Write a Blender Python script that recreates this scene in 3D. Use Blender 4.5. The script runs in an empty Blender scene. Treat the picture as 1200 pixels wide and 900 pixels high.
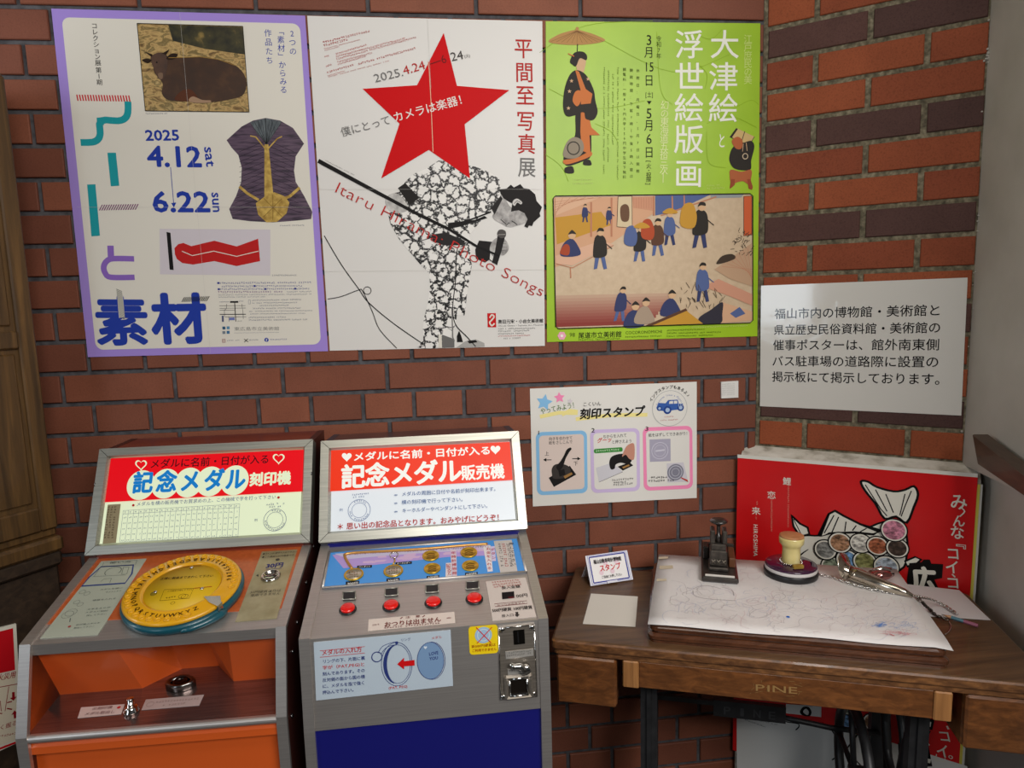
import bpy, bmesh, math, random
from mathutils import Vector, Matrix
random.seed(7)
scene = bpy.context.scene
COL = scene.collection
# ------------------------------------------------------------------ camera, measured from the photograph
V = Vector
EYE = V((0.0, -1.5717, 1.40))
FPX = 780.0
PITCH, ROLL, YAW = 0.12997, -0.02744, -0.11714
_fw = V((-math.sin(YAW)*math.cos(PITCH), math.cos(YAW)*math.cos(PITCH), -math.sin(PITCH)))
_r0 = V((math.cos(YAW), math.sin(YAW), 0)); _u0 = _r0.cross(_fw)
CR = _r0*math.cos(ROLL) + _u0*math.sin(ROLL)
CU = -_r0*math.sin(ROLL) + _u0*math.cos(ROLL)
CF = _fw
cam_d = bpy.data.cameras.new('camera'); cam = bpy.data.objects.new('camera', cam_d); COL.objects.link(cam)
cam_d.sensor_width = 36.0; cam_d.lens = FPX*36.0/1200.0; cam_d.clip_start = 0.02
cam.matrix_world = Matrix(((CR.x, CU.x, -CF.x, EYE.x), (CR.y, CU.y, -CF.y, EYE.y), (CR.z, CU.z, -CF.z, EYE.z), (0, 0, 0, 1)))
scene.camera = cam
# ------------------------------------------------------------------ light
vs = scene.view_settings
vs.view_transform = 'Standard'; vs.look = 'None'; vs.gamma = 1.0; vs.use_curve_mapping = False
vs.exposure = -0.24
w = bpy.data.worlds.new('world'); scene.world = w; w.use_nodes = True
w.node_tree.nodes['Background'].inputs[0].default_value = (0.92, 0.96, 1.0, 1)
w.node_tree.nodes['Background'].inputs[1].default_value = 0.06
def area(name, loc, target, sx, sy, energy, col, spread=180):
    l = bpy.data.lights.new(name, 'AREA'); l.shape = 'RECTANGLE'; l.size = sx; l.size_y = sy; l.energy = energy; l.color = col
    o = bpy.data.objects.new(name, l); COL.objects.link(o); o.location = loc
    o.rotation_euler = (V(target)-V(loc)).to_track_quat('-Z', 'Y').to_euler(); l.spread = math.radians(spread)
    return o
area('upper_right_key', (0.95, -2.7, 2.5), (0.5, 0, 1.05), 1.6, 0.8, 37, (1.0, 0.97, 0.935), 115)  # main light added from upper right, placed for its shading; source unseen
area('window_daylight', (-2.03, -2.72, 1.70), (1.0, -0.6, 1.3), 0.66, 1.2, 13, (0.80, 0.90, 1.0))
area('side_window_daylight', (-2.2, -0.64, 1.75), (0.3, -0.55, 1.55), 0.3, 1.1, 20, (0.95, 0.97, 1.0))
area('overhead_fill', (0.2, -1.5, 2.72), (0.2, -1.2, 0), 1.3, 0.5, 9, (1.0, 0.92, 0.8))  # added overhead fill light; no known lamp hangs here

# ------------------------------------------------------------------ measuring helpers
def ray(p):
    return CF + CR*((p[0]-600.0)/FPX) - CU*((p[1]-450.0)/FPX)
def proj(X):
    d = V(X)-EYE; z = d.dot(CF)
    return (600+FPX*d.dot(CR)/z, 450-FPX*d.dot(CU)/z)
class Plane:
    """a flat surface of the place: o a point, n its outward normal, u along it, v up it"""
    def __init__(s, o, n, u):
        s.o = V(o); s.n = V(n).normalized(); u = V(u); s.u = (u - s.n*u.dot(s.n)).normalized(); s.v = s.n.cross(s.u)
    def hit(s, p, h=0.0):
        d = ray(p); t = (s.o-EYE).dot(s.n)/d.dot(s.n)
        return EYE + d*t + s.n*h
    def mpp(s, p):            # metres per photo pixel along u and v at p
        X = s.hit(p); a = V(proj(X)); b = V(proj(X+s.u*0.01)); c = V(proj(X+s.v*0.01))
        return 0.01/(b-a).length, 0.01/(c-a).length
    def off(s, h):
        return Plane(s.o+s.n*h, s.n, s.u)
def K(x0, y0, k):
    return lambda *a: [(x0+X/k, y0+Y/k) for X, Y in zip(a[0::2], a[1::2])]
def P2(s):
    f = [float(t) for t in s.replace(',', ' ').split()]
    return list(zip(f[0::2], f[1::2]))

# ------------------------------------------------------------------ materials
def lin(c):
    return tuple(((x/255.0)/12.92 if x/255.0 <= 0.04045 else ((x/255.0+0.055)/1.055)**2.4) for x in c)
MC = {}
def nd(t, ty, **kw):
    n = t.nodes.new(ty)
    for k, v in kw.items(): setattr(n, k, v)
    return n
def mat(name, rgb=None, rough=0.5, metal=0.0, coat=0.0, emit=0.0, spec=0.5):
    if name in MC: return MC[name]
    m = bpy.data.materials.new(name); m.use_nodes = True; MC[name] = m
    b = m.node_tree.nodes['Principled BSDF']
    c = (*lin(rgb), 1)
    b.inputs['Base Color'].default_value = c; b.inputs['Roughness'].default_value = rough
    b.inputs['Metallic'].default_value = metal; b.inputs['Coat Weight'].default_value = coat
    b.inputs['Specular IOR Level'].default_value = spec
    if emit:
        b.inputs['Emission Color'].default_value = c; b.inputs['Emission Strength'].default_value = emit
        b.inputs['Base Color'].default_value = (c[0]*0.4, c[1]*0.4, c[2]*0.4, 1)
    return m
def ink(r, g, b, rough=0.5):
    return mat('ink_%d_%d_%d' % (r, g, b), (r, g, b), rough, spec=0.1)
def lit(r, g, b, e=0.75):
    return mat('backlit_%d_%d_%d_%d' % (r, g, b, int(e*100)), (r, g, b), 0.3, emit=e, spec=0.3)
def ramp(t, fac, stops, interp='LINEAR'):
    r = nd(t, 'ShaderNodeValToRGB'); r.color_ramp.interpolation = interp
    el = r.color_ramp.elements
    while len(el) < len(stops): el.new(0.5)
    for e, (p, c) in zip(el, stops): e.position = p; e.color = (*lin(c), 1)
    t.links.new(fac, r.inputs[0]); return r.outputs[0]
def texco(t, scale=(1, 1, 1), rot=(0, 0, 0)):
    tc = nd(t, 'ShaderNodeTexCoord'); mp = nd(t, 'ShaderNodeMapping')
    mp.inputs['Scale'].default_value = scale; mp.inputs['Rotation'].default_value = rot
    t.links.new(tc.outputs['Object'], mp.inputs[0]); return mp.outputs[0]
def noise(t, vec, scale, detail=4, rough=0.55, dist=0.0):
    n = nd(t, 'ShaderNodeTexNoise'); n.inputs['Scale'].default_value = scale; n.inputs['Detail'].default_value = detail
    n.inputs['Roughness'].default_value = rough; n.inputs['Distortion'].default_value = dist
    t.links.new(vec, n.inputs['Vector']); return n.outputs[0]
def bump(t, b, hgt, strength, dist=0.002):
    n = nd(t, 'ShaderNodeBump'); n.inputs['Strength'].default_value = strength; n.inputs['Distance'].default_value = dist
    t.links.new(hgt, n.inputs['Height']); t.links.new(n.outputs[0], b.inputs['Normal'])
def texmat(name, stops, scale, stretch=(1, 1, 1), rot=(0, 0, 0), rough=0.5, metal=0.0, bmp=0.0, detail=5, dist=0.0, coat=0.0, spec=0.5, nrough=0.55, interp='LINEAR', emit=0.0, bdist=0.002):
    if name in MC: return MC[name]
    m = mat(name, (128, 128, 128), rough, metal, coat, spec=spec); t = m.node_tree; b = t.nodes['Principled BSDF']
    f = noise(t, texco(t, stretch, rot), scale, detail, nrough, dist)
    c = ramp(t, f, stops, interp); t.links.new(c, b.inputs['Base Color'])
    if emit: t.links.new(c, b.inputs['Emission Color']); b.inputs['Emission Strength'].default_value = emit
    if bmp: bump(t, b, f, bmp, bdist)
    return m
def brickmat(name, stops, rough=0.75, grain=1.0):
    m = mat(name, (120, 60, 40), rough, spec=0.25); t = m.node_tree; b = t.nodes['Principled BSDF']
    a = nd(t, 'ShaderNodeAttribute', attribute_name='tone')
    base = ramp(t, a.outputs['Fac'], stops)
    f = noise(t, texco(t), 260, 6, 0.7); f2 = noise(t, texco(t), 9, 3)
    mx = nd(t, 'ShaderNodeMix', data_type='RGBA', blend_type='MULTIPLY'); mx.inputs[0].default_value = 0.55*grain
    t.links.new(base, mx.inputs[6]); t.links.new(ramp(t, f, [(0.3, (150, 140, 135)), (0.5, (236, 232, 230)), (0.75, (255, 255, 255))]), mx.inputs[7])
    mx2 = nd(t, 'ShaderNodeMix', data_type='RGBA', blend_type='MULTIPLY'); mx2.inputs[0].default_value = 0.5
    t.links.new(mx.outputs[2], mx2.inputs[6]); t.links.new(ramp(t, f2, [(0.3, (205, 200, 200)), (0.7, (255, 255, 255))]), mx2.inputs[7])
    t.links.new(mx2.outputs[2], b.inputs['Base Color']); bump(t, b, f, 0.35*grain, 0.0015)
    return m
def wood(name, dark, light, axis='x', scale=1.0, rough=0.42, coat=0.15):
    st = {'x': (1.2, 22, 22), 'y': (22, 1.2, 22), 'z': (22, 22, 1.2)}[axis]
    mid = tuple((a+b)//2 for a, b in zip(dark, light))
    return texmat(name, [(0.28, dark), (0.5, mid), (0.72, light)], 3.0*scale, st, rough=rough, bmp=0.12, detail=7, dist=0.6, coat=coat, nrough=0.62)

# ------------------------------------------------------------------ mesh builder
class MB:
    def __init__(s): s.v = []; s.f = []; s.m = []; s.sm = []; s.tone = []; s.mats = []; s.tn = 0.5
    def mi(s, m):
        if m not in s.mats: s.mats.append(m)
        return s.mats.index(m)
    def add(s, verts, faces, m, smooth=False):
        b = len(s.v); i = s.mi(m); s.v += [tuple(x) for x in verts]
        for f in faces: s.f.append([b+k for k in f]); s.m.append(i); s.sm.append(smooth); s.tone.append(s.tn)
    def face(s, pts, m): s.add(pts, [list(range(len(pts)))], m)
    def hexa(s, p, m):        # eight points: bottom ring then top ring
        s.add(p, [[3, 2, 1, 0], [4, 5, 6, 7], [0, 1, 5, 4], [1, 2, 6, 5], [2, 3, 7, 6], [3, 0, 4, 7]], m)
    def box(s, T, x0, x1, y0, y1, z0, z1, m):
        s.hexa([T(x0, y0, z0), T(x1, y0, z0), T(x1, y1, z0), T(x0, y1, z0), T(x0, y0, z1), T(x1, y0, z1), T(x1, y1, z1), T(x0, y1, z1)], m)
    def bbox(s, T, x0, x1, y0, y1, z0, z1, m, b=0.003):   # box with chamfered edges
        X = (x0, x1); Y = (y0, y1); Z = (z0, z1); vs_ = []; ix = {}
        for i in (0, 1):
            for j in (0, 1):
                for k in (0, 1):
                    sx, sy, sz = b*(1-2*i), b*(1-2*j), b*(1-2*k)
                    for a, q in (('x', (X[i], Y[j]+sy, Z[k]+sz)), ('y', (X[i]+sx, Y[j], Z[k]+sz)), ('z', (X[i]+sx, Y[j]+sy, Z[k]))):
                        ix[(a, i, j, k)] = len(vs_); vs_.append(T(*q))
        F = []
        for i in (0, 1):
            F.append([ix[('x', i, j, k)] for j, k in ((0, 0), (1, 0), (1, 1), (0, 1))])
            F.append([ix[('y', j, i, k)] for j, k in ((0, 0), (1, 0), (1, 1), (0, 1))])
            F.append([ix[('z', j, k, i)] for j, k in ((0, 0), (1, 0), (1, 1), (0, 1))])
        for i in (0, 1):
            for j in (0, 1):
                F.append([ix[('x', i, j, 0)], ix[('x', i, j, 1)], ix[('y', i, j, 1)], ix[('y', i, j, 0)]])
                F.append([ix[('x', i, 0, j)], ix[('x', i, 1, j)], ix[('z', i, 1, j)], ix[('z', i, 0, j)]])
                F.append([ix[('y', 0, i, j)], ix[('y', 1, i, j)], ix[('z', 1, i, j)], ix[('z', 0, i, j)]])
                for k in (0, 1): F.append([ix[('x', i, j, k)], ix[('y', i, j, k)], ix[('z', i, j, k)]])
        s.add(vs_, F, m)
    def prism(s, T, prof, x0, x1, m, caps=True):  # profile (y,z) pushed along x
        n = len(prof)
        s.add([T(x0, y, z) for y, z in prof]+[T(x1, y, z) for y, z in prof],
              [[i, (i+1) % n, n+(i+1) % n, n+i] for i in range(n)]+([list(range(n))[::-1], list(range(n, 2*n))] if caps else []), m)
    def slab(s, quad, n, t, m):    # a polygon with thickness t along -n
        n = V(n); a = [V(p) for p in quad]; b = [p-n*t for p in a]; k = len(a)
        s.add(a+b, [list(range(k)), list(range(k, 2*k))[::-1]]+[[i, k+i, k+(i+1) % k, (i+1) % k] for i in range(k)], m)
    def tube(s, pts, r, m, seg=10, closed=False, cap=True, smooth=True):
        pts = [V(p) for p in pts]; n = len(pts); rs = r if isinstance(r, (list, tuple)) else [r]*n
        vs_ = []; F = []; prev = None
        for i, p in enumerate(pts):
            a = pts[i-1] if (i > 0 or closed) else pts[0]; b = pts[(i+1) % n] if (i < n-1 or closed) else pts[-1]
            t = (b-a).normalized()
            if prev is None:
                e = V((0, 0, 1)) if abs(t.z) < 0.9 else V((1, 0, 0)); x = e.cross(t).normalized()
            else: x = (prev - t*prev.dot(t)).normalized()
            prev = x; y = t.cross(x)
            for k in range(seg):
                th = 2*math.pi*k/seg; vs_.append(p+(x*math.cos(th)+y*math.sin(th))*rs[i])
        for i in range(n if closed else n-1):
            j = (i+1) % n
            for k in range(seg): F.append([i*seg+k, i*seg+(k+1) % seg, j*seg+(k+1) % seg, j*seg+k])
        if cap and not closed: F += [list(range(seg))[::-1], list(range((n-1)*seg, n*seg))]
        s.add(vs_, F, m, smooth)
    def lathe(s, o, ax, prof, m, seg=40, smooth=True):   # prof (r,h) about axis ax at o
        o = V(o); ax = V(ax).normalized(); e = V((1, 0, 0)) if abs(ax.x) < 0.9 else V((0, 1, 0)); x = (e-ax*e.dot(ax)).normalized(); y = ax.cross(x)
        vs_ = []; F = []
        for r, h in prof:
            for k in range(seg):
                th = 2*math.pi*k/seg; vs_.append(o+ax*h+(x*math.cos(th)+y*math.sin(th))*r)
        for i in range(len(prof)-1):
            for k in range(seg): F.append([i*seg+k, i*seg+(k+1) % seg, (i+1)*seg+(k+1) % seg, (i+1)*seg+k])
        F += [list(range(seg))[::-1], list(range((len(prof)-1)*seg, len(prof)*seg))]
        s.add(vs_, F, m, smooth)
    def build(s, name, parent=None, loc=None, tone=False, **props):
        base = V(parent['_loc']) if parent is not None else V(loc if loc is not None else (0, 0, 0))
        me = bpy.data.meshes.new(name); me.from_pydata([tuple(V(p)-base) for p in s.v], [], s.f)
        for m in s.mats: me.materials.append(m)
        me.polygons.foreach_set('material_index', s.m); me.polygons.foreach_set('use_smooth', s.sm)
        if tone:
            at = me.attributes.new('tone', 'FLOAT', 'FACE'); at.data.foreach_set('value', s.tone)
        me.validate(); me.update()
        bm = bmesh.new(); bm.from_mesh(me)
        if not getattr(s, 'flat', False): bmesh.ops.recalc_face_normals(bm, faces=bm.faces)
        bm.to_mesh(me); bm.free()
        o = bpy.data.objects.new(name, me); COL.objects.link(o)
        o['_loc'] = tuple(base)
        if parent is not None:
            o.parent = parent
        else: o.location = base
        for k, v in props.items(): o[k] = v
        return o
def empty(name, loc, label, cat, group=None):
    o = bpy.data.objects.new(name, None); COL.objects.link(o); o.location = loc; o['_loc'] = tuple(loc); o.empty_display_size = 0.05
    tag(o, label, cat, group); return o
def tag(o, label, cat, group=None):
    o['label'] = label; o['category'] = cat
    if group: o['group'] = group
    return o
ID = lambda x, y, z: V((x, y, z))
def frame(o, yaw):
    o = V(o); c, s_ = math.cos(yaw), math.sin(yaw)
    return lambda x, y, z: V((o.x+c*x-s_*y, o.y+s_*x+c*y, o.z+z))

# ------------------------------------------------------------------ lettering and print
GL = {}
_tc = {}
def glyph(ch, bold, res):
    bold = min(0.0, bold); k = (ch, bold, res)
    if k in GL: return GL[k]
    if 'o' not in _tc:
        c = bpy.data.curves.new('type', 'FONT'); o = bpy.data.objects.new('type', c); COL.objects.link(o); _tc['o'] = o; _tc['c'] = c
    c, o = _tc['c'], _tc['o']; c.body = ch; c.offset = bold; c.resolution_u = res; c.fill_mode = 'FRONT'
    dg = bpy.context.evaluated_depsgraph_get(); dg.update()
    me = bpy.data.meshes.new_from_object(o.evaluated_get(dg), depsgraph=dg)
    vs_ = [(v.co.x, v.co.y) for v in me.vertices]; F = [list(p.vertices) for p in me.polygons]
    bpy.data.meshes.remove(me)
    x1 = max([v[0] for v in vs_] or [0.25]); x0 = min([v[0] for v in vs_] or [0])
    adv = 1.0 if ord(ch) > 0x2e00 else (0.32 if ch == ' ' else x1+max(x0, 0.03))
    GL[k] = (vs_, F, adv); return GL[k]
def type_done():
    if 'o' in _tc:
        bpy.data.objects.remove(_tc['o']); bpy.data.curves.remove(_tc['c']); _tc.clear()
ROT = set('ー「」『』（）()[]〔〕―～─')
class Print:
    """flat printing on a plane of the place, measured in photo pixels; each layer lies a little above the last"""
    def __init__(s, pl, base=0.0004, step=0.00022): s.pl = pl; s.base = base; s.step = step; s.mb = MB(); s.mb.flat = True; s.off = []
    def h(s, L):
        s.cnt = getattr(s, 'cnt', 0)+1      # nothing lies in exactly the same plane as its neighbour
        return s.base+s.step*L+0.000011*(s.cnt % 19)
    def poly(s, pts, m, L=0):
        hh = s.h(L); q = [s.pl.hit(p, hh) for p in pts]
        nn = V((0, 0, 0))
        for i in range(len(q)): nn += (q[i]-q[0]).cross(q[(i+1) % len(q)]-q[0])
        if nn.dot(s.pl.n) < 0: q.reverse()
        s.mb.face(q, m); return s
    def blob(s, pts, m, L=0, k=5): return s.poly(spline(pts, k, True), m, L)
    def stroke(s, pts, w, m, L=0, w1=None, smooth=0):
        if smooth: pts = spline(pts, smooth, False)
        hh = s.h(L); X = [s.pl.hit(p, hh) for p in pts]; n = len(X)
        sc = sum(s.pl.mpp(pts[0]))/2
        A = []; B = []
        for i in range(n):
            t = (X[min(i+1, n-1)]-X[max(i-1, 0)])
            if t.length < 1e-9: t = s.pl.u.copy()
            t.normalize(); side = s.pl.n.cross(t)
            ww = (w + ((w1-w)*i/max(1, n-1) if w1 is not None else 0))*sc/2
            if 0 < i < n-1:
                a = (X[i]-X[i-1]).normalized(); b = (X[i+1]-X[i]).normalized(); ww /= max(0.5, math.sqrt(max(0.05, (1+a.dot(b))/2)))
            A.append(X[i]+side*ww); B.append(X[i]-side*ww)
        for i in range(n-1): e = s.pl.n*(0.000004*(i % 3)); s.mb.face([B[i]+e, B[i+1]+e, A[i+1]+e, A[i]+e], m)
        return s
    def loop(s, pts, w, m, L=0): return s.stroke(list(pts)+[pts[0], pts[1]], w, m, L)
    def circ(s, c, r, m, L=0, r2=None, seg=36, ang=0.0):
        a, b = s.pl.mpp(c); X = s.pl.hit(c, s.h(L)); ra = r*a; rb = (r2 if r2 is not None else r)*(b if r2 is not None else a)
        s.mb.face([X+s.pl.u*(ra*math.cos(2*math.pi*k/seg))+s.pl.v*(rb*math.sin(2*math.pi*k/seg)) for k in range(seg)], m); return s
    def ring(s, c, r, w, m, L=0, seg=40, a0=0, a1=360, ry=1.0):
        a, b = s.pl.mpp(c); X = s.pl.hit(c, s.h(L)); r0 = (r-w/2)*a; r1 = (r+w/2)*a
        n = seg
        for k in range(n):
            t = [math.radians(a0+(a1-a0)*(k+j)/n) for j in (0, 1)]
            D = [s.pl.u*math.cos(x)+s.pl.v*(math.sin(x)*ry) for x in t]
            s.mb.face([X+D[0]*r0, X+D[0]*r1, X+D[1]*r1, X+D[1]*r0], m)
        return s
    def rrect(s, q, r, m, L=0):
        q = [V((*p, 0)) for p in q]; out = []
        for i in range(4):
            p = q[i]; a = (q[i-1]-p).normalized()*r; b = (q[(i+1) % 4]-p).normalized()*r
            for k in range(6):
                th = k/5*math.pi/2; out.append(tuple((p+a*(1-math.sin(th))+b*(1-math.cos(th)))[:2]))
        return s.poly(out, m, L)
    def frame(s, q, w, m, L=0):
        for i in range(4): s.stroke([q[i], q[(i+1) % 4]], w, m, L)
        return s
    def _put(s, g, O, ux, uy, m, bold=0.0):
        vs_, F, _ = g
        n = 0 if bold <= 0.003 else (4 if bold < 0.016 else 8)
        for i in range(n+1):     # heavier strokes: the letter is printed again a little to each side
            th = 2*math.pi*i/max(1, n); e = ux.normalized()*uy.length*(bold*math.cos(th))+uy*(bold*math.sin(th)) if i < n else V((0, 0, 0))
            e = e + s.pl.n*(0.000012*i)
            s.mb.add([O+ux*x+uy*y+e for x, y in vs_], F, m)
    def line(s, body, p0, p1, size, m, L=0, bold=0.0, res=2, slant=0.0):
        pl = s.pl; hh = s.h(L); A = pl.hit(p0, hh); B = pl.hit(p1, hh); a, b = pl.mpp(p0)
        g = [glyph(ch, bold, res) for ch in body]; tot = sum(x[2] for x in g); D = (B-A)/tot; up = pl.n.cross(D.normalized())*(size*(a+b)/2)
        if slant: up = up + D.normalized()*up.length*slant
        x = 0
        for q in g: s._put(q, A+D*x, D, up, m, bold); x += q[2]
        return s
    def vline(s, body, p0, p1, size, m, L=0, bold=0.0, res=2, wide=1.0):
        pl = s.pl; hh = s.h(L); A = pl.hit(p0, hh); B = pl.hit(p1, hh); a, b = pl.mpp(p0); D = B-A; dn = D.normalized(); sz = size*(a+b)/2
        up = -dn*sz; rt = (-dn).cross(pl.n)*(sz*wide); n = len(body)
        for i, ch in enumerate(body):
            c = A+D*((i+0.5)/n); q = glyph(ch, bold, res)
            if ch in ROT: s._put(q, c-up*(-q[2]/2)-rt*0.38, -up, rt, m, bold)
            else: s._put(q, c-rt*(q[2]/2)-up*0.38, rt, up, m, bold)
        return s
    def arc(s, body, c, r, a0, a1, size, m, L=0, bold=0.0, inward=False, res=1):
        pl = s.pl; X = pl.hit(c, s.h(L)); a, b = pl.mpp(c); sz = size*(a+b)/2; R = r*a; n = len(body)
        for i, ch in enumerate(body):
            th = math.radians(a0+(a1-a0)*(i/(max(1, n-1)))); e = pl.u*math.cos(th)+pl.v*math.sin(th); up = -e if inward else e; rt = up.cross(pl.n)
            q = glyph(ch, bold, res); s._put(q, X+e*R-rt*(q[2]*sz/2)-(up*0.38*sz), rt*sz, up*sz, m, bold)
        return s
    def micro(s, p0, p1, size, m, L=0, dens=1.0):
        """a line of print too small to read: rows of tiny strokes"""
        pl = s.pl; hh = s.h(L); A = pl.hit(p0, hh); B = pl.hit(p1, hh); a, b = pl.mpp(p0); sz = size*(a+b)/2; D = (B-A); ln = D.length; D.normalize(); up = pl.n.cross(D)*sz; n = max(1, int(ln/sz)); D = D*sz
        def q(O, x0, x1, y0, y1): s.mb.face([O+D*x0+up*y0, O+D*x1+up*y0, O+D*x1+up*y1, O+D*x0+up*y1], m)
        for i in range(n):
            if random.random() > dens*0.94: continue
            O = A+D*i
            for y in random.sample([0.05, 0.3, 0.55, 0.75], 2): q(O, 0.08, random.uniform(0.6, 0.9), y, y+0.13)
            x = random.uniform(0.15, 0.7); q(O, x, x+0.13, 0.05, 0.85)
        return s
    def microarc(s, c, r, a0, a1, size, m, L=0):
        a, b = s.pl.mpp(c); n = int(abs(math.radians(a1-a0))*r/size)
        for i in range(n):
            th = math.radians(a0+(a1-a0)*i/n); s.micro((c[0]+r*math.cos(th)-size/2, c[1]-r*math.sin(th)+size/2), (c[0]+r*math.cos(th)+size/2, c[1]-r*math.sin(th)+size/2), size, m, L)
        return s
    def hatch(s, p0, p1, dv, n, m, L=0, slant=(0, 0), fill=0.5):
        for i in range(n):
            a = i/n; b = (i+fill)/n
            f = lambda t: (p0[0]+(p1[0]-p0[0])*t, p0[1]+(p1[1]-p0[1])*t)
            A, B = f(a), f(b); s.poly([A, B, (B[0]+dv[0]+slant[0], B[1]+dv[1]+slant[1]), (A[0]+dv[0]+slant[0], A[1]+dv[1]+slant[1])], m, L)
        return s
    def heart(s, c, r, m, L=0):
        pts = []
        for k in range(28):
            t = 2*math.pi*k/28; x = 16*math.sin(t)**3; y = 13*math.cos(t)-5*math.cos(2*t)-2*math.cos(3*t)-math.cos(4*t); pts.append((c[0]+x/16*r, c[1]-y/16*r))
        return s.poly(pts, m, L)
    def star(s, c, r, m, L=0, a=90, inner=0.4):
        return s.poly([(c[0]+(r if k % 2 == 0 else r*inner)*math.cos(math.radians(a+36*k)), c[1]-(r if k % 2 == 0 else r*inner)*math.sin(math.radians(a+36*k))) for k in range(10)], m, L)
    def build(s, name, parent, **kw):
        return s.mb.build(name, parent, **kw)
def spline(pts, k, closed):
    n = len(pts); out = []
    for i in range(n if closed else n-1):
        g = (lambda j: pts[j % n]) if closed else (lambda j: pts[min(max(j, 0), n-1)])
        a, b, c, d = g(i-1), g(i), g(i+1), g(i+2)
        for j in range(k):
            t = j/k
            out.append(tuple(0.5*((2*b[q])+(-a[q]+c[q])*t+(2*a[q]-5*b[q]+4*c[q]-d[q])*t*t+(-a[q]+3*b[q]-3*c[q]+d[q])*t**3) for q in (0, 1)))
    if not closed: out.append(tuple(pts[-1]))
    return out
def mixq(q, s_, t):     # point inside a four-cornered area (TL,TR,BR,BL)
    a = [q[0][i]+(q[1][i]-q[0][i])*s_ for i in (0, 1)]; b = [q[3][i]+(q[2][i]-q[3][i])*s_ for i in (0, 1)]
    return (a[0]+(b[0]-a[0])*t, a[1]+(b[1]-a[1])*t)
def sheet(name, pl, quad, m, t=0.0006, loc=None, parent=None, **kw):
    b = MB(); b.slab([pl.hit(p) for p in quad], pl.n, t, m)
    c = sum((pl.hit(p) for p in quad), V((0, 0, 0)))/len(quad)
    return b.build(name, parent, loc=c if loc is None else loc, **kw)
# ================================================================== the room
WALL = Plane((0, 0, 1.4), (0, -1, 0), (1, 0, 0))
COR = V((0.80636, 0, 0)); DR = V((0.79654, -0.60458, 0)); NR = V((-0.60458, -0.79654, 0))
RWALL = Plane(COR+V((0, 0, 1.65)), NR, DR)
mortar_dark = texmat('mortar_dark', [(0.3, (58, 57, 60)), (0.7, (92, 91, 94))], 60, rough=0.9, bmp=0.3)
mortar_pale = texmat('mortar_pale', [(0.3, (70, 64, 50)), (0.5, (108, 100, 80)), (0.72, (150, 140, 116))], 90, rough=0.95, bmp=0.6)
brick_main = brickmat('brick_russet', [(0.0, (124, 74, 57)), (0.5, (136, 81, 61)), (1.0, (148, 89, 66))], 0.6, 0.7)
brick_side = brickmat('brick_mixed', [(0.0, (86, 62, 58)), (0.24, (104, 72, 65)), (0.25, (146, 75, 50)), (1.0, (168, 90, 56))], 0.75, 1.0)
plaster = texmat('plaster_white', [(0.3, (170, 164, 154)), (0.7, (186, 181, 172))], 6, rough=0.8, bmp=0.15)
def one_brick(b, T, u0, u1, z0, z1, m, dep=0.012, c=0.0018):
    p = [(u0, -dep, z0), (u1, -dep, z0), (u1, -dep, z1), (u0, -dep, z1), (u0, -c, z0), (u1, -c, z0), (u1, -c, z1), (u0, -c, z1),
         (u0+c, 0, z0+c), (u1-c, 0, z0+c), (u1-c, 0, z1-c), (u0+c, 0, z1-c)]
    b.add([T(*q) for q in p], [[8, 9, 10, 11]]+[[i, (i+1) % 4, 4+(i+1) % 4, 4+i] for i in range(4)]+[[4+i, 4+(i+1) % 4, 8+(i+1) % 4, 8+i] for i in range(4)], m)
# back wall: alternate courses of long and short bricks
b = MB(); T = lambda u, d, z: V((u, -d, z))
XL, XR, ZT = -2.6, 0.803, 2.75
b.box(ID, XL, 0.806, 0.0065, 0.2, 0, ZT, mortar_dark)
A_, B_, X0, Z0, XH = 0.23683, 0.069456, -0.81935, 1.4+0.62219, -0.75984
for i in range(-11, 30):
    z1 = Z0-B_*i-0.005; z0 = Z0-B_*(i+1)+0.005
    if z1 > ZT or z0 < 0.0: continue
    pit, x0 = (A_, X0) if i % 2 else (A_/2, XH)
    k = math.floor((XL-x0)/pit)
    while x0+k*pit < XR:
        u0 = max(XL, x0+k*pit+0.0048); u1 = min(XR, x0+(k+1)*pit-0.0048); k += 1
        if u1-u0 > 0.012: b.tn = random.random(); one_brick(b, T, u0, u1, z0, z1, brick_main)
b.build('wall_back', tone=True, kind='structure')
# right wall: running bond, every third course of dark bricks
b = MB(); T = lambda u, d, z: COR+DR*u+NR*d+V((0, 0, z))
LR = 0.437
b.box(T, -0.004, LR, -0.2, -0.004, 0, ZT, mortar_pale)
A2, B2, X2, Z2 = 0.21776, 0.07127, 0.11086, 1.4+0.60589
for i in range(-9, 29):
    z1 = Z2-B2*i-0.0055; z0 = Z2-B2*(i+1)+0.0055
    if z0 < 0.995: continue
    x0 = X2 + (0 if i % 2 else A2/2)
    for k in range(-3, 4):
        u0 = max(0.006, x0+k*A2+0.006); u1 = min(LR-0.003, x0+(k+1)*A2-0.006)
        if u1-u0 < 0.012: continue
        b.tn = random.uniform(0, 0.22) if i % 3 == 0 else random.uniform(0.3, 1.0)
        if i == 1 and k < 0: b.tn = 0.3
        one_brick(b, T, u0, u1, z0, z1, brick_side)
# plaster splashed over the ends of the bricks beside the white wall
for i in range(30):
    z = random.choice([1.4+0.46, random.uniform(1.0, 2.4)])+random.uniform(-0.012, 0.012); u = LR-abs(random.gauss(0, 0.004)); r = random.uniform(0.001, 0.003)
    b.lathe(T(u, 0.0002, z), NR, [(r, 0), (r*0.7, 0.0008)], plaster, 7)
b.build('wall_right', tone=True, kind='structure')
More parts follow.
